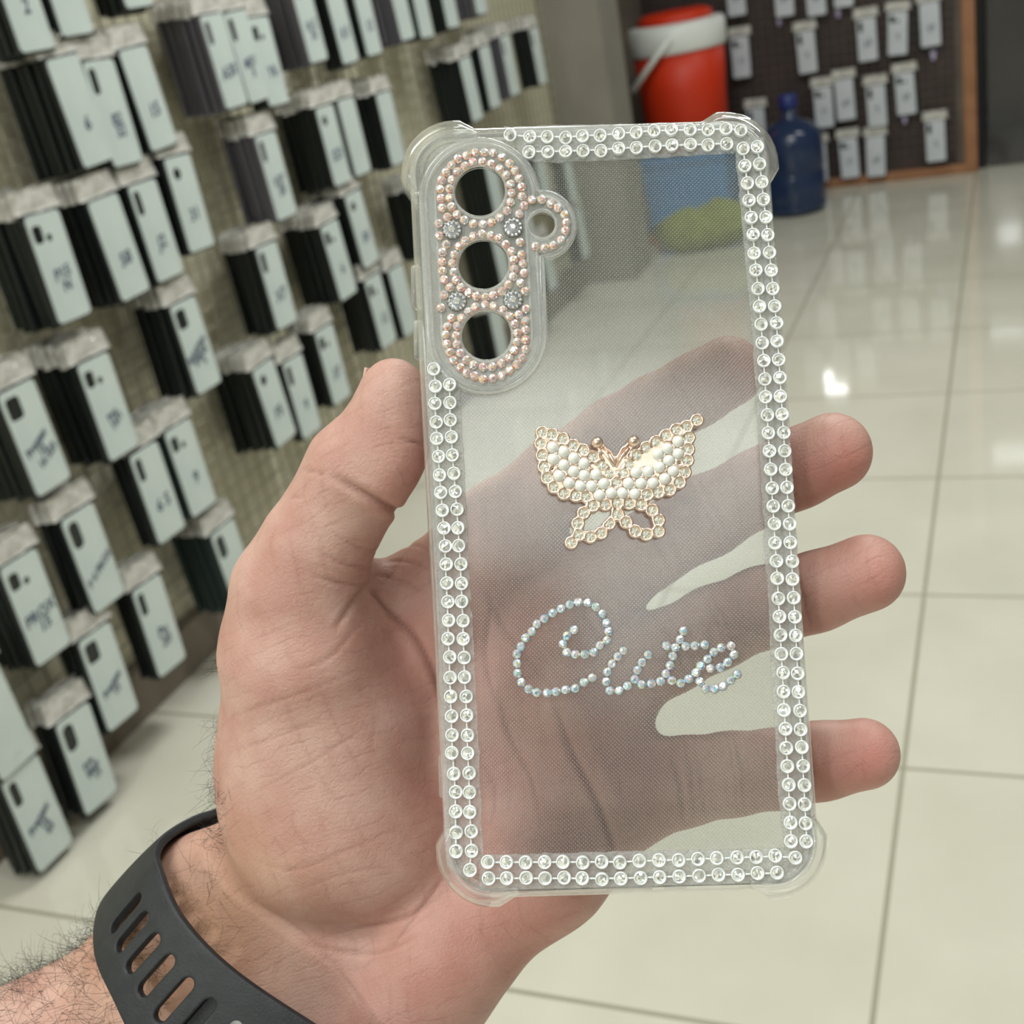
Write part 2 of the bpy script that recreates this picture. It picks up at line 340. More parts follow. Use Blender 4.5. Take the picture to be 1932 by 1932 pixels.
# keep tile coordinates in world metres
fl.data.transform(Matrix.Translation(fl.location)); fl.location = (0, 0, 0)
slab('ceiling', -1.7, 2.3, -4.9, 7.4, 2.97, 3.02, M_white)
slab('wall_left', -1.70, -1.62, -4.9, 4.46, 0, 2.97, M_wall)
slab('wall_right', 2.2, 2.3, -4.9, 7.4, 0, 2.97, M_shopwall)
slab('wall_back', -1.7, 2.3, -5.0, -4.9, 0, 2.97, M_shopwall)
cb = empty('reflection_blocker', loc=(.85, -2.95, 0), label='unseen tall dark cabinet added behind the camera to darken reflections in the case film', cat='cabinet')  # added out of view: its dark reflection clears haze from part of the film
bm = bmesh.new(); box(bm, 0, 0, 1.455, 1.3, .5, 2.91, .01); obj('blocker_body', bm, M_dark, cb)
for sx in (-1, 1):
    bm = bmesh.new(); box(bm, sx*.325, .26, 1.46, .63, .02, 2.8, .004); dd = obj('blocker_door', bm, M_panel, cb)
    bm = bmesh.new(); tube(bm, [(sx*.05, .29, 1.2), (sx*.05, .29, 1.5)], .008, 8); obj('handle', bm, M_hook, dd)
slab('trim_1', -1.85, -1.385, 4.47, 4.72, 0, 2.97, M_pillar)
slab('wall_alcove', -1.95, -1.9, 4.72, 5.95, 0, 2.97, M_farwall)
slab('wall_far', -1.95, -.155, 5.88, 5.95, 0, 2.97, M_farwall)
slab('trim_2', -1.62, -1.585, -4.9, 4.46, 0, .10, M_farwall)
# dark glazed doorway right of the display board
fr = bmesh.new()
box(fr, .02-.155, 0, 1.1, .03, .05, 2.2); box(fr, 1.0, 0, 1.1, .05, .05, 2.2); box(fr, .43, 0, 2.2, 1.18, .05, .06)
d1 = tag(obj('door_1', fr, M_dark, loc=(0, 5.9, 0)), kind='structure')
bm = bmesh.new(); box(bm, .44, 0, 1.09, 1.1, .008, 2.16); obj('door_pane', bm, M_glass, d1)
slab('wall_room_beyond', -.9, 2.2, 7.3, 7.4, 0, 2.97, M_dark); slab('wall_right_of_door', 1.03, 2.2, 5.88, 5.95, 0, 2.97, M_farwall)
slab('wall_over_door', -.155, 1.03, 5.88, 5.95, 2.24, 2.97, M_farwall)
# curtain behind the glass
v = []; f = []
for i in range(90):
    x = -.12+i*.0125; y = 6.2+.03*math.sin(i*.9)+.012*math.sin(i*2.3)
    v += [(x, y, .10), (x, y+.01, 1.9)]
for i in range(89): f.append((2*i, 2*i+2, 2*i+3, 2*i+1))
cu = obj('curtain', pydata('curtain', v, f), M_curtain); smo(cu); so = cu.modifiers.new('s', 'SOLIDIFY'); so.thickness = .004
tag(cu, 'dark grey curtain hanging in folds behind the dark glass door', 'curtain')
for o_ in [cu]: pass
# ceiling fixtures, including housings for the two added haze panels
for i, (lx, ly, sx, sy, p) in enumerate(LIGHTS):
    bm = bmesh.new(); box(bm, 0, 0, 0, sx+.05, sy+.05, .03, .004); o = obj('ceiling_light', bm, M_cwhite, loc=(lx, ly, CEIL-.005))
    tag(o, 'slim white rectangular ceiling light panel, unseen overhead', 'ceiling light', 'ceiling light panels')

# small lit sign light above the board: mirrored in the floor
M_emit = bpy.data.materials.new('lit_white_panel'); M_emit.use_nodes = True
_n = M_emit.node_tree.nodes; _e = _n.new('ShaderNodeEmission'); _e.inputs[1].default_value = 9; M_emit.node_tree.links.new(_e.outputs[0], _n['Material Output'].inputs[0])
wl = empty('wall_lamp', loc=(-.835, 5.80, .97), label='small square lit lamp on the dark board above its packs', cat='lamp')
bm = bmesh.new(); box(bm, 0, .012, 0, .13, .03, .15, .006); obj('lamp_housing', bm, M_cwhite, wl)
bm = bmesh.new(); box(bm, 0, -.006, .03, .10, .006, .04, .002); box(bm, 0, -.006, -.03, .10, .006, .05, .002); obj('lamp_diffuser', bm, M_emit, wl)

# wire grid on the left wall
v = []; f = []
def bar3(v, f, a, b, t):
    k = len(v); x0, y0, z0 = (min(a[i], b[i])-t for i in range(3)); x1, y1, z1 = (max(a[i], b[i])+t for i in range(3))
    v += [(x0, y0, z0), (x1, y0, z0), (x1, y1, z0), (x0, y1, z0), (x0, y0, z1), (x1, y0, z1), (x1, y1, z1), (x0, y1, z1)]
    f += [(k, k+3, k+2, k+1), (k+4, k+5, k+6, k+7), (k, k+1, k+5, k+4), (k+1, k+2, k+6, k+5), (k+2, k+3, k+7, k+6), (k+3, k, k+4, k+7)]
y = .7
while y < 4.44: bar3(v, f, (-1.595, y, .16), (-1.595, y, 2.2), .0018); y += .042
z = .16
while z < 2.2: bar3(v, f, (-1.591, .7, z), (-1.591, 4.44, z), .0018); z += .042
tag(obj('wire_grid', pydata('wire_grid', v, f), M_cwire), 'cream wire grid panel covering the left wall behind the hanging packs', 'display grid')
# display board on the far wall
bd = empty('display_board', loc=(-.84, 5.86, 0), label='dark brown gridded display board in an orange-brown wooden frame at the far wall', cat='display board')
bm = bmesh.new(); box(bm, -.08, 0, .95, 1.36, .03, 1.86); obj('board_panel', bm, M_panel, bd)
v = []; f = []
x = -.74
while x < .6: bar3(v, f, (x, -.022, .1), (x, -.022, 1.8), .0012); x += .04
z = .12
while z < 1.8: bar3(v, f, (-.74, -.024, z), (.6, -.024, z), .0012); z += .04
obj('grid_wires', pydata('g', v, f), M_wire, bd)
bm = bmesh.new(); box(bm, .66, -.02, .95, .055, .06, 1.9, .004); obj('frame_post', bm, M_wood, bd)
bm = bmesh.new(); box(bm, -.06, -.02, .02, 1.40, .06, .04, .004); obj('frame_rail', bm, M_wood, bd)

# ================================================================ hanging phone case packs
def shell_mesh():
    bm = bmesh.new(); box(bm, 0, -.09, 0, .080, .168, .0105, .0035, 2); me = bpy.data.meshes.new('shell'); bm.to_mesh(me); bm.free(); return me
SH = shell_mesh()
def card_mesh(kind):
    W, H = .0735, .160; y0 = -.09; lp = [rrect(W, H, .008, 5, 0, y0)]
    if kind == 0: lp.append(rrect(.016, .040, .007, 4, -.022, y0+.050))
    if kind == 1: lp.append(rrect(.028, .034, .007, 4, -.016, y0+.052))
    if kind == 2: lp.append(rrect(.020, .026, .006, 4, -.020, y0+.052)); lp.append(circ(0.001, y0+.044, .0058, 12))
    if kind == 3: lp.append(circ(-.012, y0+.052, .0105, 16))
    if kind == 4: lp.append(rrect(.023, .044, .010, 4, -.018, y0+.048))
    return curve2d('card', lp, .0066, .0016, .0004)
CARDS = [card_mesh(k) for k in range(6)]          # 5: plain
def header_mesh(s):
    rr = random.Random(s); bm = bmesh.new(); nx, ny = 12, 7; g = []
    for side in (0, 1):
        for j in range(ny):
            for i in range(nx):
                u, t = i/(nx-1), j/(ny-1); x = (u-.5)*(.096-.004*t); y = -.006+.034*t
                zz = (.0058*(1-.65*t)+.0022*math.sin(9*u+s)*t+rr.uniform(-.0009, .0009))*(1 if side else -1)
                g.append(bm.verts.new((x, y+rr.uniform(-.001, .001), zz)))
    for side in (0, 1):
        o = side*nx*ny
        for j in range(ny-1):
            for i in range(nx-1):
                a = [g[o+j*nx+i], g[o+j*nx+i+1], g[o+(j+1)*nx+i+1], g[o+(j+1)*nx+i]]
                bm.faces.new(a if side else a[::-1])
    for j in range(ny-1):
        for i, fl_ in ((0, 1), (nx-1, 0)):
            a = [g[j*nx+i], g[(j+1)*nx+i], g[nx*ny+(j+1)*nx+i], g[nx*ny+j*nx+i]]; bm.faces.new(a if not fl_ else a[::-1])
    for i in range(nx-1):
        for j, fl_ in ((0, 0), (ny-1, 1)):
            a = [g[j*nx+i], g[j*nx+i+1], g[nx*ny+j*nx+i+1], g[nx*ny+j*nx+i]]; bm.faces.new(a if fl_ else a[::-1])
    me = bpy.data.meshes.new('header'); bm.to_mesh(me); bm.free(); smooth(me); return me
HD = [header_mesh(s) for s in range(4)]
SHM = {}
def shared(me, m, key):
    if key not in SHM:
        c = me.copy(); c.materials.clear(); c.materials.append(m); SHM[key] = c
    return SHM[key]
def basis(ex, ey, ez, p): return Matrix(((ex[0], ey[0], ez[0], p[0]), (ex[1], ey[1], ez[1], p[1]), (ex[2], ey[2], ez[2], p[2]), (0, 0, 0, 1)))
HOOKM = {}
def hook_mesh(L):
    k = round(L, 2)
    if k not in HOOKM:
        bm = bmesh.new(); tube(bm, [(0, .018, -k), (0, .018, -.01), (0, .018, .012), (0, .024, .022)], .0017, 6); me = bpy.data.meshes.new('hook'); bm.to_mesh(me); bm.free(); me.materials.append(M_hook); HOOKM[k] = me
    return HOOKM[k]
def bundle(pos, frame, n, pitch, kind, txt, tilt, shell, cardm, lab_front, lab_back, grp, hooklab, hookgrp, tsize=.02, ty=-.105, trot=.5):
    """n packs on one hook; frame = (ex, ey, ez) world; pos = top centre of the front pack"""
    ex, ey, ez = (Vector(a) for a in frame); pos = Vector(pos)
    for k in range(n):
        p = pos-ez*(k*pitch)
        a = tilt+random.uniform(-.03, .03); sh = random.uniform(-.003, .003)
        q = basis(ex, ey, ez, p+ex*sh+ey*(0 if k == 0 else random.uniform(-.006, .003)))@Matrix.Rotation(a, 4, 'Z')@Matrix.Rotation(-.03, 4, 'X')@Matrix.Scale(1.11, 4)
        r = empty('phone_case_pack', q, label=lab_front if k == 0 else lab_back, cat='phone case pack', group=grp)
        obj('case_shell', shared(SH, shell, ('s', shell.name)), None, r)
        obj('bag_header', shared(HD[(k+len(txt)) % 4], M_bag, ('h', (k+len(txt)) % 4)), None, r)
        if k == 0:
            c = obj('insert_card', shared(CARDS[kind], cardm, ('c', kind, cardm.name)), None, r)
            if txt:
                tm = textmesh('writing', txt, tsize); t = obj('handwriting', tm, M_ink, c); t.location = (0.002, ty, .0078); t.rotation_euler = (0, 0, trot)
    L = n*pitch+.03
    h = bpy.data.objects.new('display_hook', hook_mesh(L)); link(h); h.matrix_world = basis(ex, ey, ez, pos)
    tag(h, hooklab, 'hook', hookgrp)

# left wall: (TLx, TLy, n, card kind, writing, tilt, shell)
LW = [(-32, -128, 4, 5, '2', 0, 0), (52, -150, 3, 5, '', 0, 0), (178, -190, 4, 5, '', .02, 0), (88, 112, 6, 5, '6', 0, 0), (160, 118, 3, 0, 'B2\n52', .01, 0), (225, 95, 3, 5, '15', -.01, 0),
      (378, 30, 7, 0, 'A30', 0, 1), (425, 24, 3, 0, 'M31\n5', 0, 0), (470, 35, 3, 2, 'Y6', .01, 0), (168, 382, 5, 5, '58', 0, 0), (245, 352, 3, 0, 'J2', 0, 0), (312, 302, 4, 3, '31', .02, 0),
      (50, 412, 7, 2, 'P15\nN', .02, 0), (548, -40, 6, 3, '10 C\n35', 0, 1), (612, -30, 3, 5, '8 5', 0, 0), (662, -40, 3, 3, '12', 0, 0), (728, -62, 4, 5, '', 0, 1), (770, -62, 3, 5, '', 0, 2), (822, -75, 3, 5, '', 0, 0), (880, -95, 6, 5, '', 0, 1),
      (485, 258, 5, 0, 'V27\n20', .01, 1), (598, 205, 6, 3, 'S23', 0, 0), (640, 190, 2, 5, '', 0, 0), (712, 178, 7, 5, '', 0, 0), (868, 112, 8, 5, '', 0, 0), (906, 90, 3, 5, '', 0, 0), (945, 70, 7, 0, '', 0, 1), (1000, 55, 4, 0, '', 0, 0),
      (652, 370, 6, 3, '30', 0, 0), (607, 428, 7, 2, '6', 0, 0), (486, 470, 5, 0, 'X7', .01, 0), (598, 628, 4, 2, '37', 0, 0), (690, 530, 5, 2, '12', 0, 0), (735, 512, 3, 5, '', 0, 0), (478, 700, 6, 3, 'F5', 0, 0), (535, 688, 2, 0, '9', 0, 0),
      (322, 580, 5, 1, 'BANDRA\nSPRAK\n5', .03, 0), (0, 745, 6, 1, 'Promax\n15\n16 S23', .02, 0), (150, 690, 6, 2, 'Pro\n1471', .0, 0), (312, 818, 5, 2, '9', 0, 2), (248, 862, 3, 0, '6 S', 0, 0),
      (118, 985, 3, 4, 'P 4 PROX', .05, 0), (5, 1075, 6, 2, 'PROX\n15', .03, 0), (255, 1118, 3, 0, 'Pu\n20', .04, 0), (152, 1215, 3, 1, 'Pramax\n15', .05, 0), (402, 1010, 6, 4, '2', 0, 2),
      (110, 1372, 3, 4, 'Pra\nMux\n15', .07, 0), (8, 1478, 4, 0, 'Pramax\n15\n6S', .05, 0), (-80, 1300, 4, 2, '', 0, 0), 
      (790, 360, 6, 5, '', 0, 0), (915, 300, 7, 5, '', 0, 0), (928, 448, 7, 5, '', 0, 0), (985, 400, 4, 0, '', 0, 0), (1012, 300, 5, 5, '', 0, 0), (1062, 290, 3, 5, '', 0, 0), (1020, 455, 4, 5, '', 0, 0), (1085, 400, 3, 5, '', 0, 0), (925, 590, 5, 5, '', 0, 0)]
XF = -1.48
FRL = ((0, 1, 0), (0, 0, 1), (1, 0, 0))
shells = [M_shell, M_shell2, M_shell3]
CK = ['narrow camera slot', 'square camera opening', 'two camera holes', 'round camera hole', 'wide camera slot', 'uncut face']
def where(px, py):
    v_ = 'top' if py < 150 else 'upper' if py < 420 else 'middle' if py < 800 else 'lower' if py < 1200 else 'lowest'
    h_ = 'far left' if px < 60 else 'left' if px < 220 else 'left-centre' if px < 420 else 'centre' if px < 600 else 'right' if px < 800 else 'far end'
    return f'{v_} {h_}, left wall'
seen = {}
OR2 = ['first', 'second', 'third', 'fourth', 'fifth', 'sixth', 'seventh', 'eighth', 'ninth']
LW.sort(key=lambda a: (where(a[0], a[1]), a[0]))
for (tx, ty_, n, kd, txt, tl, sh) in LW:
    n = min(n, 6)
    p = onX(tx, ty_, XF+.012); p = (XF, p[1]+.041, p[2]+.010)
    if p[1] > 4.38: p = (XF, 4.38, p[2])
    t1 = txt.replace('\n', ' '); loc = where(tx, ty_); seen[loc] = seen.get(loc, 0)+1; od = OR2[seen[loc]-1]
    wr = 'handwritten ' if t1 else ''
    base = f"{wr}white card pack with {CK[kd]}, {od} from left, {loc}"
    back = f"dark-edged pack behind the {od} white card from left, {loc}"
    gid = f"phone case packs on the {od} hook, {loc}"
    bundle(p, FRL, n, .0175, kd, txt, -tl, shells[sh], M_card, base, back, gid, 'thin chrome display hook holding packs on the left wall', 'display hooks on the left wall', (.017 if len(txt) > 7 else .024) if '\n' in txt else (.017 if len(txt) > 5 else .030), -.110, .45 if len(txt) > 7 else .12)
# far board: (cx, top y, tilt, n)
FB = [(1395, 60, .0, 2), (1475, -60, 0, 1), (1535, -62, 0, 1), (1425, 195, 0, 1), (1517, 50, .06, 2), (1632, 25, .03, 2), (1694, 12, -.02, 1), (1752, -5, 0, 2), (1592, 140, 0, 2), (1550, 155, 0, 2), (1650, 152, 0, 2), (1706, 128, .06, 2), (1764, 218, 0, 2), (1598, 252, .05, 1), (1652, 248, 0, 1), (1540, 262, .03, 1), (1384, -60, 0, 1), (1590, -80, 0, 1)]
FRF = ((1, 0, 0), (0, 0, 1), (0, -1, 0))
rowname = lambda y: 'top row' if y < 70 else 'second row' if y < 200 else 'bottom row'
FB.sort(key=lambda a: (rowname(a[1]), a[0])); cnt = {}
ORD = ['leftmost', 'second', 'third', 'fourth', 'fifth', 'sixth', 'seventh', 'eighth', 'ninth', 'tenth', 'eleventh', 'twelfth']
for (cx, tyy, tl, n) in FB:
    p = onY(cx, tyy+4, 5.79); rn = rowname(tyy); i = cnt.get(rn, 0); cnt[rn] = i+1
    bundle((p[0], 5.79, p[2]), FRF, n, .014, [0, 2, 5][i % 3], ['S9', '11', 'A5', '7'][i % 4], tl*.8, M_shell3, M_card2,
           f"white card pack, {ORD[i]} from the left in the {rn} on the dark board", f"pack behind the {ORD[i]} card of the {rn} on the dark board",
           'phone case packs on the dark board', 'thin hook holding a pack on the dark far board', 'hooks on the dark board', .03)
# lavender hook tags on the board
for i, (cx, cy) in enumerate([(1470, 40), (1581, 25), (1761, 105), (1707, 225), (1474, -30)]):
    p = onY(cx, cy, 5.80); o = obj('hook_tag', curve2d('t', [[(-.012, .02), (.012, .02), (.006, -.018), (-.006, -.018)]], 0, .003), M_tip)
    o.matrix_world = basis(*[Vector(a) for a in FRF], Vector(p))
    tag(o, 'small lavender tapered tag at an empty hook end on the dark board', 'hook tag', 'lavender hook tags')

# ================================================================ cooler, crate, bottle, brooms
CX, CY = -1.345, 5.42
ck = empty('water_cooler_jug', loc=(CX, CY, .33), label='orange-red cylindrical drinks cooler with white lid band, standing on a blue crate', cat='drinks cooler')
bm = bmesh.new(); lathe(bm, [(.165, 0), (.178, .01), (.188, .25), (.198, .425)], 48); obj('body', bm, M_orange, ck)
bm = bmesh.new(); lathe(bm, [(.203, .415), (.210, .425), (.211, .515), (.200, .53), (.17, .535)], 48); obj('lid_band', bm, M_cwhite, ck)
bm = bmesh.new(); lathe(bm, [(.165, .53), (.160, .56), (.13, .575), (.02, .58)], 40); obj('lid', bm, M_orange, ck)
hp = [onY(1265, 72, CY-.225)-np.array([CX, CY, .33]), onY(1240, 105, CY-.245)-np.array([CX, CY, .33]), onY(1193, 172, CY-.235)-np.array([CX, CY, .33])]
bm = bmesh.new(); tube(bm, hp, .013, 10); obj('handle', bm, M_cwhite, ck)
bm = bmesh.new(); tube(bm, [(.06, -.19, .06), (.06, -.235, .06), (.06, -.24, .03)], .012, 8); obj('tap', bm, M_cwhite, ck)
cr = empty('storage_crate', loc=(-1.37, 5.40, 0), label='blue plastic crate under the orange-red cooler', cat='crate')
bm = bmesh.new(); box(bm, 0, 0, .155, .44, .40, .29, .012); obj('crate_body', bm, M_blue, cr)
bm = bmesh.new(); box(bm, 0, 0, .312, .46, .42, .034, .008); obj('crate_rim', bm, M_blue, cr)
bm = bmesh.new(); bmesh.ops.create_uvsphere(bm, u_segments=28, v_segments=16, radius=1)
for q in bm.verts:
    a = math.atan2(q.co.y, q.co.x); k = 1+.12*math.sin(3*a+1)+.08*math.sin(7*a); q.co = Vector((q.co.x*.20*k, q.co.y*.09*k, max(.0, .085+q.co.z*.085*(1+.2*math.sin(2*a)))+(.03 if q.co.x > .3 and q.co.z > .5 else 0)))
gp = ground(1315, 482); o = obj('cloth_bag', bm, M_olive, loc=(gp[0], gp[1]+.10, 0)); smo(o); tag(o, 'crumpled olive-green cloth bag on the floor in front of the blue crate', 'bag')
wb = empty('water_bottle', loc=(-.895, 5.40, 0), label='large translucent dark blue water bottle on the floor by the dark board', cat='water bottle')
bm = bmesh.new(); lathe(bm, [(.105, 0), (.130, .012), (.134, .04), (.129, .055), (.134, .07), (.134, .17), (.129, .18), (.134, .19), (.134, .31), (.125, .345), (.09, .375), (.045, .395), (.032, .41), (.032, .45)], 48); obj('bottle_body', bm, M_bottle, wb)
bm = bmesh.new(); lathe(bm, [(.038, .445), (.040, .45), (.040, .495), (.034, .50)], 28); obj('cap', bm, M_bcap, wb)
# poles leaning in the alcove
def pole(p1, p2, r, name, label, catg, split=None):
    e = empty(name, loc=p1, label=label, cat=catg, group='leaning broom poles')
    a = Vector((0, 0, 0)); b_ = Vector(p2)-Vector(p1)
    if split:
        m_ = a.lerp(b_, split); bm = bmesh.new(); tube(bm, [a, m_], r, 10); obj('pole', bm, M_pole, e); bm = bmesh.new(); tube(bm, [m_, b_], r*1.5, 10); obj('grip', bm, M_broomblue, e)
    else:
        bm = bmesh.new(); tube(bm, [a, b_], r, 10); obj('pole', bm, M_pole, e)
    bm = bmesh.new(); box(bm, 0, 0, .02, .07, .05, .05, .01); obj('brush_head', bm, M_tan, e)
t1_ = onY(1151, 46, 5.02); tb = onY(1180, 190, 5.02)
def ext(a, b, z): a, b = np.array(a), np.array(b); return a+(b-a)*((z-a[2])/(b[2]-a[2]))
bt = ext(t1_, tb, .0); tp = ext(tb, t1_, 1.35); spl = (t1_[2])/1.35
pole(bt, tp, .010, 'broom', 'grey broom pole with a blue upper grip leaning beside the cooler', 'broom', spl)
pole(bt+np.array([-.10, .10, 0]), tp+np.array([-.10, .10, 0]), .008, 'broom', 'thin grey pole leaning just left of the blue-gripped one', 'broom')
for k9, (px, py, w_, h_, m_, nm, lb, ct) in enumerate( [(1150, 215, .06, .25, M_red, 'dust_pan', 'dark red dustpan standing in the corner left of the cooler', 'dustpan'), (1140, 120, .035, .55, M_tan, 'wooden_plank', 'orange-brown wooden plank standing in the corner behind the poles', 'plank'), (1167, 400, .10, .34, M_tan, 'cardboard_box', 'brown cardboard box on the floor left of the blue crate', 'box')]):
    YY = (5.45, 5.80, 5.63)[k9]; p = onY(px, py, YY); bm = bmesh.new(); hh = max(p[2]+h_/2, .3); box(bm, 0, 0, hh/2, w_, .03 if m_ is not M_tan or w_ < .05 else .12, hh, .004); tag(obj(nm, bm, m_, loc=(p[0], YY, 0)), lb, ct)
#@@PART2
# ================================================================ the hand (one continuous surface)
def surface_nets(fld, org, h):
    nx, ny, nz = fld.shape; ins = fld < 0
    acc = np.zeros((nx-1, ny-1, nz-1, 3), np.float32); cnt_ = np.zeros((nx-1, ny-1, nz-1), np.float32)
    for ax in range(3):
        sl0 = [slice(None)]*3; sl1 = [slice(None)]*3; sl0[ax] = slice(0, -1); sl1[ax] = slice(1, None)
        a = fld[tuple(sl0)]; b = fld[tuple(sl1)]; cr_ = (a < 0) != (b < 0)
        t = np.where(cr_, a/np.where(cr_, a-b, 1), 0).astype(np.float32)
        o1, o2 = [k for k in range(3) if k != ax]
        for d1_ in (0, 1):
            for d2_ in (0, 1):
                s = [slice(None)]*3; s[o1] = slice(d1_, fld.shape[o1]-1+d1_); s[o2] = slice(d2_, fld.shape[o2]-1+d2_)
                c = cr_[tuple(s)]; tt = t[tuple(s)]
                cnt_ += c; acc[..., ax] += tt*c; acc[..., o1] += d1_*c; acc[..., o2] += d2_*c
    act = cnt_ > 0; idx = -np.ones(act.shape, np.int64); n = int(act.sum()); idx[act] = np.arange(n)
    ii = np.argwhere(act); V = org+h*(ii+acc[act]/cnt_[act][:, None])
    Q = []
    for ax in range(3):
        o1, o2 = (ax+1) % 3, (ax+2) % 3
        sl0 = [slice(1, -1)]*3; sl1 = [slice(1, -1)]*3; sl0[ax] = slice(0, -1); sl1[ax] = slice(1, None)
        a = ins[tuple(sl0)]; b = ins[tuple(sl1)]; g = np.argwhere(a != b); fl_ = a[a != b]
        g[:, o1] += 1; g[:, o2] += 1
        def id_(e1, e2):
            q = g.copy(); q[:, o1] -= e1; q[:, o2] -= e2; return idx[q[:, 0], q[:, 1], q[:, 2]]
        q4 = np.stack([id_(1, 1), id_(0, 1), id_(0, 0), id_(1, 0)], 1); q4[~fl_] = q4[~fl_][:, ::-1]; Q.append(q4)
    Q = np.concatenate(Q); Q = Q[(Q >= 0).all(1)]; return V, Q
class Field:
    def __init__(s, lo, hi, h):
        s.lo = np.array(lo, float); s.h = h; s.n = np.ceil((np.array(hi)-lo)/h).astype(int)+1; s.f = np.full(s.n, 60., np.float32)
    def ax(s, k, a, b): return (s.lo[k]+s.h*np.arange(a, b)).astype(np.float32)
    def sub(s, lo, hi):
        a = np.maximum(np.floor((np.array(lo)-s.lo)/s.h).astype(int), 0); b = np.minimum(np.ceil((np.array(hi)-s.lo)/s.h).astype(int)+1, s.n)
        return a, b
    def put(s, a, b, d, k, cut=False):
        v = s.f[a[0]:b[0], a[1]:b[1], a[2]:b[2]]
        if cut: d = -d; hh = np.maximum(k-np.abs(v-d), 0)/k; v[...] = np.maximum(v, d)+hh*hh*k*.25
        else: hh = np.maximum(k-np.abs(v-d), 0)/k; v[...] = np.minimum(v, d)-hh*hh*k*.25
    def cone(s, p, q, r1, r2, sz=1., k=4., cut=False):
        p = np.array(p, float); q = np.array(q, float); m = max(r1, r2)+k+3; mz = max(r1, r2)*sz+k+3
        a, b = s.sub(np.minimum(p, q)-[m, m, mz], np.maximum(p, q)+[m, m, mz])
        if (b <= a).any(): return
        X = s.ax(0, a[0], b[0])[:, None, None]; Y = s.ax(1, a[1], b[1])[None, :, None]; Z = s.ax(2, a[2], b[2])[None, None, :]/sz
        P = p/[1, 1, sz]; Qq = q/[1, 1, sz]; D = Qq-P; L = max(D@D, 1e-6)
        t = np.clip(((X-P[0])*D[0]+(Y-P[1])*D[1]+(Z-P[2])*D[2])/L, 0, 1)
        d = np.sqrt((X-P[0]-t*D[0])**2+(Y-P[1]-t*D[1])**2+(Z-P[2]-t*D[2])**2)-(r1+(r2-r1)*t)
        s.put(a, b, (d*min(1, .5+.5*sz)).astype(np.float32), k, cut)
    def ell(s, c, r, ang=0., k=5., cut=False):
        c = np.array(c, float); m = max(r)+k+3; a, b = s.sub(c-[m, m, r[2]+k+3], c+[m, m, r[2]+k+3])
        if (b <= a).any(): return
        X = s.ax(0, a[0], b[0])[:, None, None]-c[0]; Y = s.ax(1, a[1], b[1])[None, :, None]-c[1]; Z = s.ax(2, a[2], b[2])[None, None, :]-c[2]
        ca, sa = math.cos(ang), math.sin(ang); U = X*ca+Y*sa; W = -X*sa+Y*ca
        k0 = np.sqrt((U/r[0])**2+(W/r[1])**2+(Z/r[2])**2); k1 = np.sqrt((U/r[0]**2)**2+(W/r[1]**2)**2+(Z/r[2]**2)**2)
        s.put(a, b, (k0*(k0-1)/np.maximum(k1, 1e-6)).astype(np.float32), k, cut)
def mm(px, py, z): return np.array([(px-966)*z/F*1000, (py-966)*z/F*1000, z*1000])   # camera space, millimetres
def rad(rpx, z): return rpx*z/F*1000
H_ = 0.7
fd = Field([-150, -45, 240], [104, 175, 345], H_)
def chain(pts, sz=1., k=3.):
    for (x1, y1, z1, r1), (x2, y2, z2, r2) in zip(pts, pts[1:]): fd.cone(mm(x1, y1, z1), mm(x2, y2, z2), rad(r1, z1), rad(r2, z2), sz, k)
INDEX = [(935, 1004, .290, 82), (1060, 896, .286, 77), (1160, 826, .284, 73), (1240, 776, .2795, 69), (1310, 738, .277, 68), (1373, 703, .2755, 67)]
MIDDLE = [(1110, 1112, .291, 88), (1225, 1036, .287, 73), (1330, 974, .284, 75), (1430, 920, .279, 71), (1500, 887, .276, 73), (1572, 853, .273, 74)]
RING = [(1140, 1290, .291, 90), (1260, 1230, .287, 77), (1350, 1184, .284, 77), (1440, 1146, .279, 74), (1540, 1114, .275, 73), (1632, 1083, .272, 74)]
PINKY = [(1170, 1500, .290, 92), (1290, 1474, .286, 82), (1380, 1462, .283, 76), (1465, 1450, .279, 72), (1550, 1434, .275, 71), (1628, 1423, .272, 67)]
for c_ in (INDEX, MIDDLE, RING, PINKY): chain(c_, 1., 2.5)
# palm
for (x1, y1, r1, x2, y2, r2) in [(935, 1004, 84, 640, 1500, 120), (1110, 1112, 90, 700, 1600, 120), (1140, 1290, 92, 760, 1660, 120), (1170, 1490, 94, 820, 1740, 125)]:
    fd.cone(mm(x1, y1, .292), mm(x2, y2, .300), rad(r1, .292), rad(r2, .30), .95, 6)
fd.cone(mm(1145, 1300, .290), mm(1172, 1480, .290), rad(74, .29), rad(76, .29), .9, 5)
fd.cone(mm(1155, 1494, .287), mm(1030, 1622, .286), rad(96, .287), rad(116, .286), .95, 6)       # little-finger edge
fd.cone(mm(1030, 1622, .286), mm(838, 1790, .288), rad(116, .286), rad(118, .288), .95, 8)
fd.cone(mm(838, 1790, .288), mm(730, 1960, .292), rad(122, .288), rad(150, .292), .95, 8)
# finger-base pads
for (x_, y_, rx, ry) in [(985, 1035, 80, 62), (1072, 1165, 75, 62), (1075, 1330, 80, 70), (1070, 1480, 85, 75)]:
    fd.ell(mm(x_, y_, .286), (rad(rx, .286), rad(ry, .286), 8.5), 0, 6)
# thumb
THUMB = [(600, 1430, .286, 165), (566, 1230, .279, 148), (560, 1120, .275, 119), (598, 1030, .2715, 100), (640, 955, .269, 92), (676, 888, .2665, 94), (719, 832, .2645, 79), (737, 782, .263, 68), (741, 738, .262, 61)]
chain(THUMB, .88, 3.5)
fd.ell(mm(735, 868, .2635), (rad(62, .264), rad(90, .264), 7.5), .45, 4)
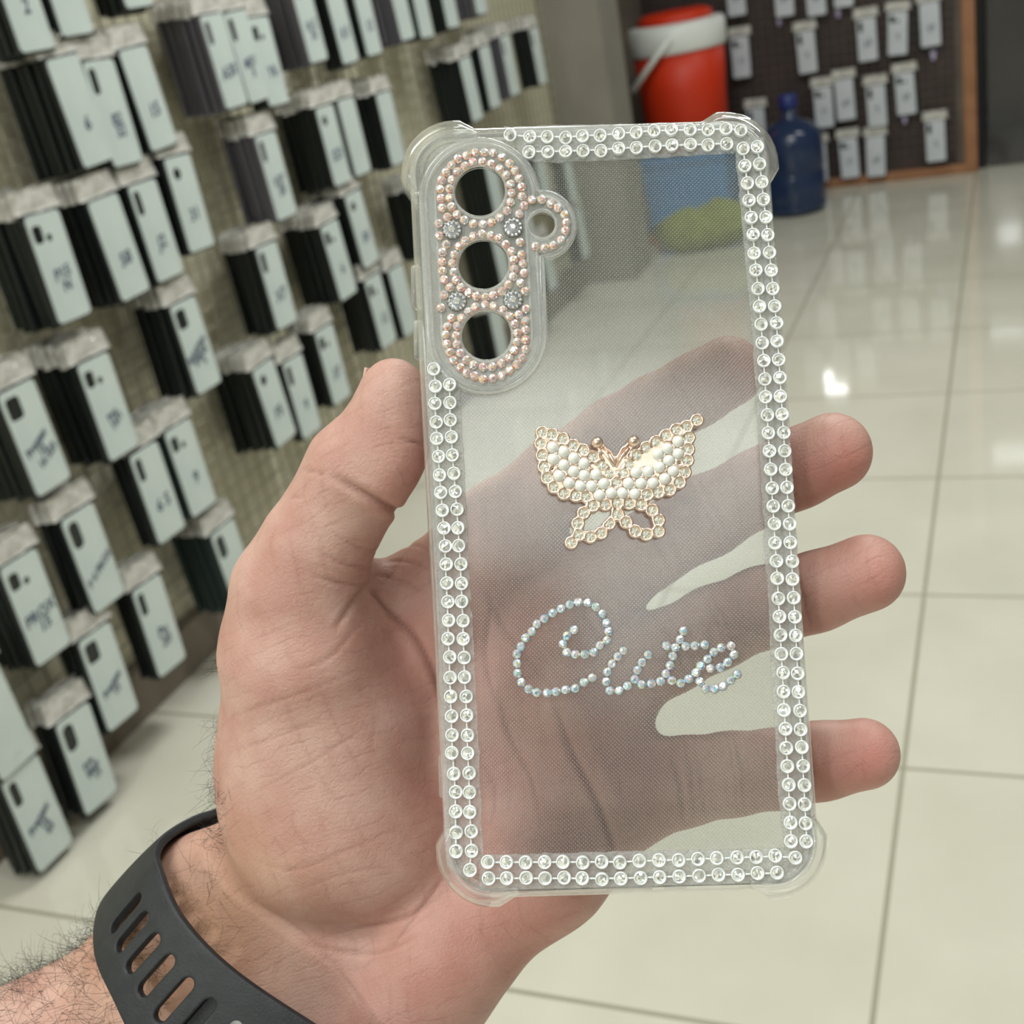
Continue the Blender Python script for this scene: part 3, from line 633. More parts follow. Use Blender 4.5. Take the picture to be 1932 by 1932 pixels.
# thenar mass over the wrist
fd.ell(mm(612, 1440, .288), (rad(205, .288), rad(300, .288), 20), .06, 5)
fd.ell(mm(660, 1560, .288), (rad(215, .288), rad(163, .288), 19), .3, 6)
fd.cone(mm(560, 1150, .284), mm(900, 1090, .294), rad(60, .284), rad(60, .29), .75, 14)         # web thumb-index
# wrist and forearm
fd.cone(mm(640, 1790, .302), mm(470, 1950, .304), rad(235, .302), rad(262, .304), .66, 5)
fd.cone(mm(455, 1930, .304), mm(105, 2150, .306), rad(255, .304), rad(305, .306), .72, 8)
fd.cone(mm(490, 1655, .302), mm(388, 1750, .302), rad(118, .302), rad(148, .301), .8, 12)
fd.cone(mm(388, 1750, .302), mm(330, 1905, .302), rad(148, .301), rad(165, .302), .8, 12)
fd.cone(mm(760, 1700, .300), mm(640, 1880, .302), rad(150, .30), rad(190, .30), .75, 8)
V, Q = surface_nets(fd.f, fd.lo, H_)
fld_full = fd.f
# smooth normals from the mesh
def vnormals(V, Q):
    n = np.cross(V[Q[:, 2]]-V[Q[:, 0]], V[Q[:, 3]]-V[Q[:, 1]]); N = np.zeros_like(V)
    for k in range(4): np.add.at(N, Q[:, k], n)
    return N/np.maximum(np.linalg.norm(N, axis=1, keepdims=True), 1e-9)
def lap(V, Q, it):
    for _ in range(it):
        s = np.zeros_like(V); c = np.zeros(len(V))
        for k in range(4):
            np.add.at(s, Q[:, k], V[Q[:, (k+1) % 4]]+V[Q[:, (k-1) % 4]]); np.add.at(c, Q[:, k], 2)
        V = .5*V+.5*s/c[:, None]
    return V
V = lap(V, Q, 3); Nn = vnormals(V, Q)
if (Nn[:, 2][np.argmin(V[:, 2])]) > 0: Q = Q[:, ::-1]; Nn = -Nn
PX = V[:, 0]/V[:, 2]*F+966; PY = V[:, 1]/V[:, 2]*F+966          # where each point of the skin lies across the hand
front = Nn[:, 2] < .35
def polydist(pts):
    pts = catmull(pts, 8); d = np.full(len(V), 1e9); tt = np.zeros(len(V)); S = len(pts)-1
    for i, (a, b) in enumerate(zip(pts, pts[1:])):
        e = b-a; t = np.clip(((PX-a[0])*e[0]+(PY-a[1])*e[1])/max(e@e, 1e-6), 0, 1); q = np.hypot(PX-a[0]-t*e[0], PY-a[1]-t*e[1])
        m_ = q < d; d[m_] = q[m_]; tt[m_] = ((i+t)/S)[m_]
    return d, tt
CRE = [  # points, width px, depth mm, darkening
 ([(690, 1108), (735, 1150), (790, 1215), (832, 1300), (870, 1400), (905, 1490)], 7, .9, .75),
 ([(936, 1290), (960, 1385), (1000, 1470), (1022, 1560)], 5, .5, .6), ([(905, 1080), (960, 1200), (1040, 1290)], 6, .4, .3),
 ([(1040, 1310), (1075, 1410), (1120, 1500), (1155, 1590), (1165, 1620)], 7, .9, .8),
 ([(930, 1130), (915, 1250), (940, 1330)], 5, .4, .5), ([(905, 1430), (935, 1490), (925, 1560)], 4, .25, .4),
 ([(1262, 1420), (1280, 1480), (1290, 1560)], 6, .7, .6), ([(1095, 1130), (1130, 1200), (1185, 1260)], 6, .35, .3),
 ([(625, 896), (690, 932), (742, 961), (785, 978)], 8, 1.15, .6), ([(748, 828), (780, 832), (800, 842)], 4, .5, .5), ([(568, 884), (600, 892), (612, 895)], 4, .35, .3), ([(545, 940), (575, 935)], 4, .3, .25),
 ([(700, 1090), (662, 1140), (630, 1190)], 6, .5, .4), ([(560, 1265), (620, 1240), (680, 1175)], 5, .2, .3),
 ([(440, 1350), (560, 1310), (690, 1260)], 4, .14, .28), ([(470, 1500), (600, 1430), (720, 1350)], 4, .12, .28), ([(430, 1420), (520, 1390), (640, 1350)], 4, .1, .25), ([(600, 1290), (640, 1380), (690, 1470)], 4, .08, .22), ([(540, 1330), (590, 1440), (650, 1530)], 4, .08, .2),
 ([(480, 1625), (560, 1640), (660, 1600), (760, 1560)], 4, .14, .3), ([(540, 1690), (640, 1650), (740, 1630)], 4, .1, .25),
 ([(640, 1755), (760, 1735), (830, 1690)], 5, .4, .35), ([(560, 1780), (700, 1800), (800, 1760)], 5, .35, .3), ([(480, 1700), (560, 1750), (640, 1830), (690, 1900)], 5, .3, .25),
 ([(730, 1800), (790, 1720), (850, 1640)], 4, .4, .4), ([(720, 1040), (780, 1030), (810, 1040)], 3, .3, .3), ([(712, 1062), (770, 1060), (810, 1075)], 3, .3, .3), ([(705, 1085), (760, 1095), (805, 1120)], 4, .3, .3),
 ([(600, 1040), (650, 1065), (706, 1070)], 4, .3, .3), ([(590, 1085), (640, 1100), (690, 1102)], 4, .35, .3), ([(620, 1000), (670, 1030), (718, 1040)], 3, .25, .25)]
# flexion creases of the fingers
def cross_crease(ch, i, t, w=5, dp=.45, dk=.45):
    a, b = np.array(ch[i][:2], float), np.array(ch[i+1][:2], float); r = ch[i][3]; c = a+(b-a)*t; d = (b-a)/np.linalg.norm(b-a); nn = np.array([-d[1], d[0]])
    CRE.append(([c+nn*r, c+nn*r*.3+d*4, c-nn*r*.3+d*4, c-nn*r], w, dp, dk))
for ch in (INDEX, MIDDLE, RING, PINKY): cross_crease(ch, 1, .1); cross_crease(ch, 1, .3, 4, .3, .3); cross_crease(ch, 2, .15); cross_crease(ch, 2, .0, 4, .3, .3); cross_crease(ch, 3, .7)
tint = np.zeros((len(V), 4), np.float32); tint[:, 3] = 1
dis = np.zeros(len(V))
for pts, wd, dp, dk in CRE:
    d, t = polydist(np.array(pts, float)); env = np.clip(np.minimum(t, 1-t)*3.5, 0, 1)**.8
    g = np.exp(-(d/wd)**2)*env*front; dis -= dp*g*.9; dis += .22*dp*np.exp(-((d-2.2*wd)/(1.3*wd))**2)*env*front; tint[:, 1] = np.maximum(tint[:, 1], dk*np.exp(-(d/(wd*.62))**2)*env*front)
# red at the finger tips, joints and heel of the hand; paler thumb base
def blob(x, y, r, v, ch=0): tint[:, ch] += .78*v*np.exp(-(((PX-x)**2+(PY-y)**2)/r**2))
for (x_, y_, r_, v_) in [(1400, 700, 60, .55), (1610, 880, 60, .9), (1660, 1100, 60, .75), (1650, 1430, 60, .85), (1530, 900, 70, .6), (1560, 1140, 80, .6), (1570, 1470, 80, .6), (790, 880, 55, .55), (740, 930, 50, .4),
    (900, 1780, 170, .42), (1000, 1700, 120, .4), (960, 1200, 110, .5), (900, 1480, 120, .35), (1130, 1400, 80, .4), (780, 1220, 80, .35), (560, 1240, 70, .25), (760, 1890, 120, .35), (1180, 1500, 120, .3)]: blob(x_, y_, r_, v_)
blob(400, 1720, 150, .6, 2); blob(300, 1850, 200, .6, 2)
tint[:, :3] = np.clip(tint[:, :3], 0, 1)
# gentle flesh undulation
dis += .25*np.sin(PX*.021+1)*np.sin(PY*.017)*front
# tendons / folds of the wrist and palm folds
dis += .6*np.exp(-((((PX-1135)*.93+(PY-1450)*-.36)/16)**2))*np.exp(-((PY-1450)/120)**2)*front
V2 = V+Nn*dis[:, None]
WC = np.array([-20., 120., 300.])
def tow(P): return CAMP+(np.asarray(P)/1000)@R.T
org_w = tow(WC)
Vw = tow(V2)-org_w
pm = fastmesh('person', Vw, Q)
ca = pm.color_attributes.new('tint', 'FLOAT_COLOR', 'POINT'); ca.data.foreach_set('color', tint.ravel())
pm.polygons.foreach_set('use_smooth', np.ones(len(pm.polygons), bool))
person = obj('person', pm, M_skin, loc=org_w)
tag(person, "person's left hand, palm open, and hairy forearm, holding the clear rhinestone phone case", 'person')
# nail at the outer side of the thumb
nb = bmesh.new(); g = []
for j in range(9):
    row = []
    for i in range(9):
        u, t = i/8-.5, j/8; a = u*1.35; wd = 7.2*(1-.25*max(0, abs(t-.5)-.3)); row.append((wd*math.sin(a), (t-.5)*11, 7.2*(math.cos(a))))
    g.append([nb.verts.new(q) for q in row])
for j in range(8):
    for i in range(8): nb.faces.new((g[j][i], g[j][i+1], g[j+1][i+1], g[j+1][i]))
me = bpy.data.meshes.new('nail'); nb.to_mesh(me); nb.free()
axd = np.array([.12, -.97, -.1]); axd /= np.linalg.norm(axd); outd = np.array([-.62, -.05, .78]); outd -= axd*(outd@axd); outd /= np.linalg.norm(outd); sd = np.cross(axd, outd)
co = np.array([v_.co[:] for v_ in me.vertices]); base_ = mm(737, 747, .2618)
P3 = base_+co[:, :1]*sd+co[:, 1:2]*axd+(co[:, 2:3]-1.3)*outd
me.vertices.foreach_set('co', (tow(P3)-org_w).astype(np.float32).ravel()); smooth(me)
nl = obj('thumb_nail', me, M_nail, person); so = nl.modifiers.new('s', 'SOLIDIFY'); so.thickness = .0005; so.offset = 1
# arm hair: thin tapering strands rooted in the skin
def hairs(sel, count, lo, hi, flow, curl, r=.045):
    idx = np.where(sel)[0]
    if len(idx) == 0: return [], []
    pick = rng.choice(idx, count); VV = []; FF = []; base = 0
    for i in pick:
        p = V2[i]; n_ = Nn[i]; L = rng.uniform(lo, hi); fl_ = np.array(flow)+rng.normal(0, .65, 3); fl_ -= n_*(fl_@n_)*.8; d = n_*rng.uniform(.3, 1.0)+fl_/max(np.linalg.norm(fl_), .01)*.8; d /= np.linalg.norm(d)
        tw = np.cross(d, n_+rng.normal(0, .5, 3)); K = 7; pts = [p-n_*.3]; cv = rng.normal(0, curl)
        for s in range(K-1):
            ax_ = tw/max(np.linalg.norm(tw), .01); d = d+np.cross(ax_, d)*cv-n_*.10+rng.normal(0, .06, 3); d /= np.linalg.norm(d); pts.append(pts[-1]+d*L/(K-1))
        u = np.cross(d, [.3, .5, .8]); u /= np.linalg.norm(u); v_ = np.cross(d, u)
        for s, q in enumerate(pts):
            rr_ = r*(1-.75*s/(K-1))
            for a in (0, 2.094, 4.189): VV.append(q+(u*math.cos(a)+v_*math.sin(a))*rr_)
        for s in range(K-1):
            for a in range(3): FF.append((base+3*s+a, base+3*s+(a+1) % 3, base+3*s+3+(a+1) % 3, base+3*s+3+a))
        base += 3*K
    return VV, FF
HV, HF = [], []
edge = Nn[:, 2] < .75
for sel, c_, lo, hi, fl_, cu_, r_ in [
    ((PX < 330) & (PY > 1740) & (Nn[:, 2] < .9), 2700, 5, 13, (-.7, -.1, -.2), .32, .055),
    ((PX < 430) & (PX > 320) & (PY > 1620) & (PY < 1800) & edge, 60, 6, 13, (.2, -.2, -.5), .3, .04),
    ((PX < 412) & (PY > 1230) & (PY < 1560) & (Nn[:, 0] < -.9), 90, 3, 8, (-.6, .3, -.2), .35, .045),
    ((PX < 430) & (PY > 1480) & (PY < 1620) & (Nn[:, 0] < -.5), 110, 4, 11, (-.8, .1, -.2), .35, .045)]:
    a, b = hairs(sel, c_, lo, hi, fl_, cu_, r_); k = len(HV); HV += a; HF += [tuple(q+k for q in f_) for f_ in b]
ho = obj('arm_hair', fastmesh('arm_hair', tow(np.array(HV))-org_w, HF), M_hair, person); ho['kind'] = 'stuff'

# ================================================================ wristband
E1 = [(300, 1602, .289), (308, 1650, .279), (348, 1733, .2705), (440, 1828, .265), (600, 1937, .262), (800, 2060, .266), (900, 2090, .290), (840, 1900, .322), (640, 1640, .330), (470, 1530, .322), (400, 1535, .312), (335, 1565, .300)]
E2 = [(190, 1722, .292), (184, 1800, .280), (216, 1880, .272), (285, 2005, .266), (425, 2140, .263), (640, 2270, .268), (740, 2280, .292), (680, 2060, .324), (470, 1790, .332), (330, 1650, .326), (268, 1655, .316), (226, 1675, .303)]
E1 = E1[8:]+E1[:8]; E2 = E2[8:]+E2[:8]
NS = 40; Wd = 21.
c1 = catmull([mm(*p) for p in E1], NS, True); c2 = catmull([mm(*p) for p in E2], NS, True)
cm = (c1+c2)/2; seg = np.linalg.norm(np.roll(cm, -1, 0)-cm, axis=1); sarc = np.concatenate([[0], np.cumsum(seg)]); TOT = sarc[-1]
def find_s(px, py):
    best = 9e9
    for tq in (.40, .47, .54):
        c = c1*(1-tq)+c2*tq; e = np.hypot(c[:, 0]/c[:, 2]*F+966-px, c[:, 1]/c[:, 2]*F+966-py)+np.where(c[:, 2] > 296, 900, 0); j = int(np.argmin(e))
        if e[j] < best: best = e[j]; out = sarc[j]
    return out
slots = [find_s((xa+xb)/2, (ya+yb)/2) for (xa, ya, xb, yb) in [(224, 1757, 279, 1686), (234, 1796, 290, 1719), (253, 1834, 309, 1756), (277, 1877, 336, 1797), (309, 1916, 369, 1838), (352, 1955, 408, 1878)]]
def samp(c, sv):
    sv = np.mod(sv, TOT); out = np.zeros(sv.shape+(3,)); cc = np.vstack([c, c[:1]])
    for k in range(3): out[..., k] = np.interp(sv, sarc, cc[:, k])
    return out
ctr = cm.mean(0)
def strap_pt(sv, tv, wv):
    """(along, across, thickness) in mm -> camera-space point"""
    def base(sv, tv):
        q = (tv/Wd)[..., None]; P = samp(c1, sv)*(1-q)+samp(c2, sv)*q; b = P-ctr; b /= np.linalg.norm(b, axis=-1, keepdims=True); return P+b*(.6*np.sin(PI*np.clip(q, 0.02, .98))**.5)
    P = base(sv, tv); a = base(sv+.6, tv)-base(sv-.6, tv); c = samp(c2, sv)-samp(c1, sv); n = np.cross(a, c); n /= np.linalg.norm(n, axis=-1, keepdims=True)
    sg = np.sign(((P-ctr)*n).sum(-1)); sg = 1 if np.median(sg) > 0 else -1
    return P+n*(sg*wv)[..., None]
def strap_mesh(name, s0, s1, t0, t1, w0, w1, holes, hs=.36, rnd=.5):
    S_ = np.arange(s0-1, s1+1, hs)[:, None, None]; T_ = np.arange(t0-1, t1+1, hs)[None, :, None]; W_ = np.arange(w0-.8, w1+.8, .27)[None, None, :]
    r = rnd; ds = np.abs(S_-(s0+s1)/2)-(s1-s0)/2+r; dt = np.abs(T_-(t0+t1)/2)-(t1-t0)/2+r; dw = np.abs(W_-(w0+w1)/2)-(w1-w0)/2+r
    d2_ = np.maximum(ds, dt)+0*W_
    for sh in holes:
        du = S_-sh; dv = T_-np.clip(T_, Wd*.34, Wd*.65); d2_ = np.maximum(d2_, -(np.hypot(du, dv)-1.5)+r)
    D = np.minimum(np.maximum(d2_, dw), 0)+np.sqrt(np.maximum(d2_, 0)**2+np.maximum(dw, 0)**2)-r
    # different spacing across the thickness: scale afterwards
    Vs, Qs = surface_nets(D.astype(np.float32), np.zeros(3), 1.); 
    P = strap_pt(Vs[:, 0]*hs+s0-1, Vs[:, 1]*hs+t0-1, Vs[:, 2]*.27+w0-.8)
    P = tow(P)-bcen; nn_ = vnormals(P, Qs); k_ = np.argmax(P@(R@np.array([0, 0, -1.])));
    if nn_[k_]@(R@np.array([0, 0, -1.])) < 0: Qs = Qs[:, ::-1]
    return smooth(fastmesh(name, P, Qs))
bcen = tow(ctr)
band = empty('wristband', loc=bcen, label='charcoal rubber watch strap with a row of oblong slots around the wrist', cat='watch strap')
obj('strap', strap_mesh('strap', 0, TOT+.3, 0, Wd, -1.15, 1.15, slots), M_rubber, band)
obj('inner_tongue', strap_mesh('inner_tongue', *( (slots[5]-3, slots[5]+24) if slots[5] > slots[0] else (slots[5]-24, slots[5]+3)), 3, Wd-3, -3.6, -1.6, []), M_rubber, band)
bm = bmesh.new(); bmesh.ops.create_uvsphere(bm, u_segments=24, v_segments=14, radius=1)
up_ = strap_pt(np.array([slots[5]]), np.array([10.]), np.array([2.]))[0]-strap_pt(np.array([slots[5]]), np.array([10.]), np.array([0.]))[0]; up_ = R@(up_/np.linalg.norm(up_))
for v_ in bm.verts: v_.co = v_.co*.0042
q_ = Vector(up_).to_track_quat('Z', 'Y').to_matrix().to_4x4()
for v_ in bm.verts: v_.co.z *= .35; v_.co = q_@v_.co
o = smo(obj('stud', bm, M_stud, band, tow(mm(446, 1934, .2632))-bcen)); o['label'] = 'grey metal stud'

# ================================================================ the clear phone case
q4 = np.array([[772, 247], [1448, 225], [1548, 1676], [843, 1696]], float)
A_ = []
for (u, v_), (X_, Y_) in zip([(0, 0), (1, 0), (1, 1), (0, 1)], q4):
    A_ += [[u, v_, 1, 0, 0, 0, -X_*u, -X_*v_, -X_], [0, 0, 0, u, v_, 1, -Y_*u, -Y_*v_, -Y_]]
Hm = np.linalg.svd(np.array(A_))[2][-1].reshape(3, 3); Kc = np.array([[F, 0, 966], [0, F, 966], [0, 0, 1.]]); Mh = np.linalg.inv(Kc)@Hm; Mh /= Mh[2, 2]
sc_ = .0765/np.linalg.norm(Mh[:, 0]); a_c, b_c, t_c = Mh[:, 0]*sc_, Mh[:, 1]*sc_, Mh[:, 2]*sc_
nrm = np.cross(a_c, b_c); nrm /= np.linalg.norm(nrm); nrm = -nrm if nrm[2] > 0 else nrm        # towards the camera
exc = a_c/np.linalg.norm(a_c); eyc = np.cross(nrm, exc); cen = t_c+(a_c+b_c)/2                  # eyc points up the case
W2C = lambda v_: R@v_
Mcase = basis(W2C(exc), W2C(eyc), W2C(nrm), CAMP+W2C(cen))
def cp(px, py, h=0.):
    """point of the case plane (lifted h towards the viewer) in case coordinates, metres"""
    d = np.array([(px-966)/F, (py-966)/F, 1.]); c = cen+nrm*h; t = (c@nrm)/(d@nrm); q = d*t-cen; return np.array([q@exc, q@eyc])
case = empty('phone_case', Mcase, label='clear phone case edged with rhinestones, butterfly charm and bead word Cute, held in the hand', cat='phone case')
corners = [cp(*q) for q in q4]; CWd = (corners[1][0]-corners[0][0]+corners[2][0]-corners[3][0])/2; CHt = (corners[0][1]-corners[3][1]+corners[1][1]-corners[2][1])/2
def outline(off=0., rc=.0095, n=10):
    pts = []; nr = []
    for ci, (k, a0) in enumerate(((1, 0), (0, 90), (3, 180), (2, 270))):
        c = corners[k]; sx = 1 if k in (1, 2) else -1; sy = 1 if k in (0, 1) else -1
        cc = c-np.array([sx, sy])*rc
        for i in range(n+1):
            a = math.radians(a0+90*i/n); d = np.array([math.cos(a), math.sin(a)]); pts.append(cc+d*(rc+off)); nr.append(d)
    return np.array(pts), np.array(nr)
def densify(P, N_, step):
    OP, ON = [], []
    for i in range(len(P)):
        a, b = P[i], P[(i+1) % len(P)]; k = max(1, int(np.linalg.norm(b-a)/step))
        for j in range(k): OP.append(a+(b-a)*j/k); ON.append(N_[i]+(N_[(i+1) % len(P)]-N_[i])*j/k)
    return np.array(OP), np.array(ON)
# panel with lens holes
LENS = [(906, 365, 47.5), (912.5, 502, 47.5), (918, 635, 47), (1022.5, 427.5, 24.5)]
def pxcirc(x, y, r, n=40): return [tuple(cp(x+r*math.cos(2*PI*i/n), y+r*math.sin(2*PI*i/n))) for i in range(n)]
po, _ = outline(-.0012)
# outline of the camera window
TOPC, BOTC = np.array([906., 377.]), np.array([919., 633.])
def stadium(r, lobe=None, n=22):
    ax_ = BOTC-TOPC; ax_ /= np.linalg.norm(ax_); pr = np.array([ax_[1], -ax_[0]]); pts = []
    for i in range(n+1): a = PI*i/n; pts.append(TOPC+r*(pr*math.cos(a)-ax_*math.sin(a)))
    for i in range(n+1): a = PI*i/n; pts.append(BOTC+r*(-pr*math.cos(a)+ax_*math.sin(a)))
    P = np.array(pts)
    if lobe:   # union with the flash lobe: replace the right side points
        lx, ly, lr = lobe; out = []; 
        right = [BOTC+pr*r, TOPC+pr*r]
        e = right[1]-right[0]; L = np.linalg.norm(e); e /= L; c = np.array([lx, ly]); tt_ = (c-right[0])@e; dd = (c-right[0])@pr
        hw = math.sqrt(max(lr*lr-dd*dd, 0)); p1 = right[0]+e*(tt_-hw); p2 = right[0]+e*(tt_+hw)
        a1 = math.atan2(*(p1-c)[::-1]); a2 = math.atan2(*(p2-c)[::-1])
        while a2 > a1: a2 -= 2*PI
        arc = [c+lr*np.array([math.cos(a1+(a2-a1)*i/18), math.sin(a1+(a2-a1)*i/18)]) for i in range(19)]
        P = np.array(list(P)+arc)
    return P
pan = curve2d('back_panel', [[tuple(q) for q in densify(po, _, .004)[0]]]+[pxcirc(*l) for l in LENS], 0, .0011, .0002)
obj('back_panel', pan, M_film, case)
# side frame
prof = [(-.0030, .0008), (-.0016, .0010), (-.0006, .0007), (0., 0.), (.0003, -.0015), (.0001, -.0035), (.0004, -.0055), (.0002, -.0075), (-.0005, -.0092), (-.0014, -.0095), (-.0021, -.0088), (-.0014, -.0078), (-.0012, -.005), (-.0012, -.0022), (-.0018, -.0010), (-.0030, -.0008)]
P0, N0 = outline(0); P0, N0 = densify(P0, N0, .003)
def sweep(P, N_, prof, closed=True, sc=None):
    v = []; f = []; m = len(prof); n = len(P)
    for i in range(n):
        for (o_, z_) in prof:
            k = sc[i] if sc is not None else (1, 0)
            oo = o_*k[0]+k[1]; v.append((P[i][0]+N_[i][0]*oo, P[i][1]+N_[i][1]*oo, z_*(k[2] if len(k) > 2 else 1)))
    for i in range(n if closed else n-1):
        i2 = (i+1) % n
        for j in range(m): f.append((i*m+j, i2*m+j, i2*m+(j+1) % m, i*m+(j+1) % m))
    if not closed: f.append(tuple(range(m))[::-1]); f.append(tuple((n-1)*m+j for j in range(m)))
    return v, f
v, f = sweep(P0, N0, prof); smo(obj('side_frame', pydata('side_frame', v, f), M_tpu, case))
# corner bumpers
bprof = [(-.0022, .0016), (-.0006, .0020), (.0012, .0014), (.0020, 0), (.0021, -.004), (.0020, -.0085), (.0010, -.0102), (-.0008, -.0102), (-.0012, -.008), (-.0010, -.001)]
for k, (i0, nm_) in enumerate(((0, 'a'), (11, 'b'), (22, 'c'), (33, 'd'))):
    Pc, Nc = outline(0); arc = Pc[i0:i0+11]; an = Nc[i0:i0+11]
    tA = (arc[0]-arc[1]); tA = np.array([an[0][1], -an[0][0]]); tB = np.array([-an[-1][1], an[-1][0]]); ex_ = .0052
    PP = [arc[0]+tA*ex_*(1-j/4) for j in range(4)]+list(arc)+[arc[-1]+tB*ex_*((j+1)/4) for j in range(4)]
    NN_ = [an[0]]*4+list(an)+[an[-1]]*4; n_ = len(PP); scs = []
    for j in range(n_):
        e = min(j, n_-1-j)/3.; e = min(1, e); scs.append((.5+.5*e, -.0014*(1-e), .86+.14*e))
    v, f = sweep(PP, NN_, bprof, False, scs)
    o = smo(obj('corner_bumper', pydata('corner_bumper', v, f), M_tpu2, case))
# side buttons
for (ya, yb) in ((493, 573), (598, 672)):
    a = cp(777+(ya-400)*.045, ya); b = cp(777+(yb-400)*.045, yb); c = (a+b)/2; bm = bmesh.new(); box(bm, 0, 0, -.0042, .0022, np.linalg.norm(a-b), .0042, .0008, 3)
    smo(obj('side_button', bm, M_tpu2, case, (c[0], c[1], 0)))
a, b = cp(833, 1430), cp(836, 1508); c = (a+b)/2; bm = bmesh.new(); box(bm, 0, 0, -.004, .0016, .009, .003, .0006, 2); smo(obj('side_tab', bm, M_tpu2, case, (c[0]-.0002, c[1], 0)))
# speaker / port recess ribs on the lower wall
for (xa, xb) in ((960, 1050), (1145, 1235), (1255, 1300)):
    a = cp(xa, 1690-.028*(xa-955)); b = cp(xb, 1690-.028*(xb-955)); c = (a+b)/2; bm = bmesh.new(); box(bm, 0, 0, -.0045, np.linalg.norm(a-b), .0012, .004, .0004, 2); smo(obj('port_frame', bm, M_tpu2, case, (c[0], c[1]+.0002, 0)))

# ---- stones
def gem_bm(bm, r, z0, h, tab=.45, n=8, mat=0):
    rings = []
    for (rr_, zz, off) in ((1, 0, 0), (.78, .55, .5), (tab, 1, 0)):
        rings.append([bm.verts.new((r*rr_*math.cos(2*PI*(i+off)/n), r*rr_*math.sin(2*PI*(i+off)/n), z0+h*zz)) for i in range(n)])
    a, b, c = rings
    for i in range(n):
        j = (i+1) % n
        for q in ((a[i], a[j], b[i]), (b[i], a[j], b[j]), (b[i], b[j], c[j]), (b[i], c[j], c[i])): bm.faces.new(q).material_index = mat
    bm.faces.new(c).material_index = mat; bm.faces.new(a[::-1]).material_index = mat
def stone_mesh(seed):
    """brilliant-cut crystal in a silver cup"""
    rr = random.Random(seed); bm = bmesh.new(); R0 = .00142
    lathe(bm, [(R0*.92, 0), (R0, .0002), (R0, .0009), (R0*.95, .00112), (R0*.82, .00112), (R0*.77, .0008)], 24, cap=False, mat=0)
    n = 8; cx, cy = rr.uniform(-.00008, .00008), rr.uniform(-.00008, .00008); r = R0*.79
    rim = [bm.verts.new((r*math.cos(2*PI*(i+rr.uniform(-.2, .2))/(2*n)), r*math.sin(2*PI*i/(2*n)), .00082)) for i in range(2*n)]
    mid = [bm.verts.new((r*.55*math.cos(2*PI*(i+.5)/n)+cx, r*.55*math.sin(2*PI*(i+.5)/n)+cy, .00113+rr.uniform(-.00022, .00020))) for i in range(n)]
    top = bm.verts.new((cx, cy, .00122+rr.uniform(-.0001, .0002)))
    for i in range(n):
        a, b, c = rim[2*i], rim[2*i+1], rim[(2*i+2) % (2*n)]
        for q in ((a, b, mid[i]), (b, c, mid[i]), (c, mid[(i+1) % n], mid[i]), (mid[i], mid[(i+1) % n], top)): bm.faces.new(q).material_index = 1
    me = bpy.data.meshes.new('rhinestone'); bm.to_mesh(me); bm.free(); me.materials.append(M_bezel); me.materials.append(M_gem); return me
STONES = [stone_mesh(i) for i in range(8)]
def interp_idx(ctrl):
    """ctrl: [(index, x, y)] -> evenly indexed pixel positions"""
    n = ctrl[-1][0]; ks = [c[0] for c in ctrl]
    return [(np.interp(i, ks, [c[1] for c in ctrl]), np.interp(i, ks, [c[2] for c in ctrl])) for i in range(n+1)]
def listed(xs, ys): return list(zip(xs, ys))
LO = listed([819.6, 822.7, 821, 823.6, 825, 828.3, 829.8, 832.6, 835.7, 837.6, 839.8, 841.3, 842.9, 844.4, 846, 846.6, 848.5, 849.4, 850.6, 852, 853, 854.7, 857, 860, 859.6, 860.7, 860.5],
            [697.5, 730.1, 760.9, 797.6, 827.7, 862, 897, 929.6, 963.8, 998.6, 1031.5, 1065, 1101, 1135.6, 1171.3, 1206, 1240, 1277.6, 1313.4, 1350.6, 1386.3, 1420.5, 1459, 1494.5, 1530.7, 1568, 1605])
LI = listed([849.1, 849.7, 849.7, 852.2, 854.7, 856.9, 860, 862.1, 865.2, 866.8, 869.3, 870.8, 872.4, 873.9, 874.9, 876.1, 877, 879.5, 881, 881.7, 883.2, 884.8, 886.3, 887.3, 888.8, 889.7, 886.3],
            [727, 759.7, 792.9, 824.6, 859.7, 893.2, 928.7, 960.7, 997, 1029.6, 1063.8, 1100.5, 1134.6, 1170.3, 1205.4, 1240.2, 1277.6, 1313, 1349, 1385.7, 1421, 1457.8, 1493.5, 1530.7, 1568, 1603.7, 1641.9])
RI = interp_idx([(0, 1401.5, 281.3), (5, 1420, 445), (10, 1435.4, 613.5), (14, 1444.4, 749.3), (24, 1465.9, 1092.9), (38, 1492.3, 1586.4)])
RO = interp_idx([(0, 1428.7, 278.8), (5, 1447.6, 444.4), (10, 1464.4, 611.8), (14, 1473, 747.7), (24, 1494.9, 1092.9), (38, 1521.3, 1587.2)])
TU = listed([963.9, 1000, 1033, 1066.6, 1099, 1133, 1167.5, 1200.7, 1234, 1267.4, 1302, 1335.5, 1369, 1397], [256.7, 260.5, 259.5, 261.4, 258.5, 257.5, 254.5, 251.3, 249.2, 248.4, 247.2, 247.2, 245.3, 248.5])
TL_ = interp_idx([(0, 998, 287.5), (1, 1033, 288.6), (4, 1133.2, 284.8), (7, 1234.5, 277.8), (11, 1369.7, 273)])
BU = interp_idx([(0, 920.7, 1626), (7, 1170, 1625), (15, 1461.9, 1614.6), (16, 1500.6, 1617.5)])
BL = interp_idx([(0, 920.7, 1656), (7, 1171, 1656), (15, 1465, 1646)])
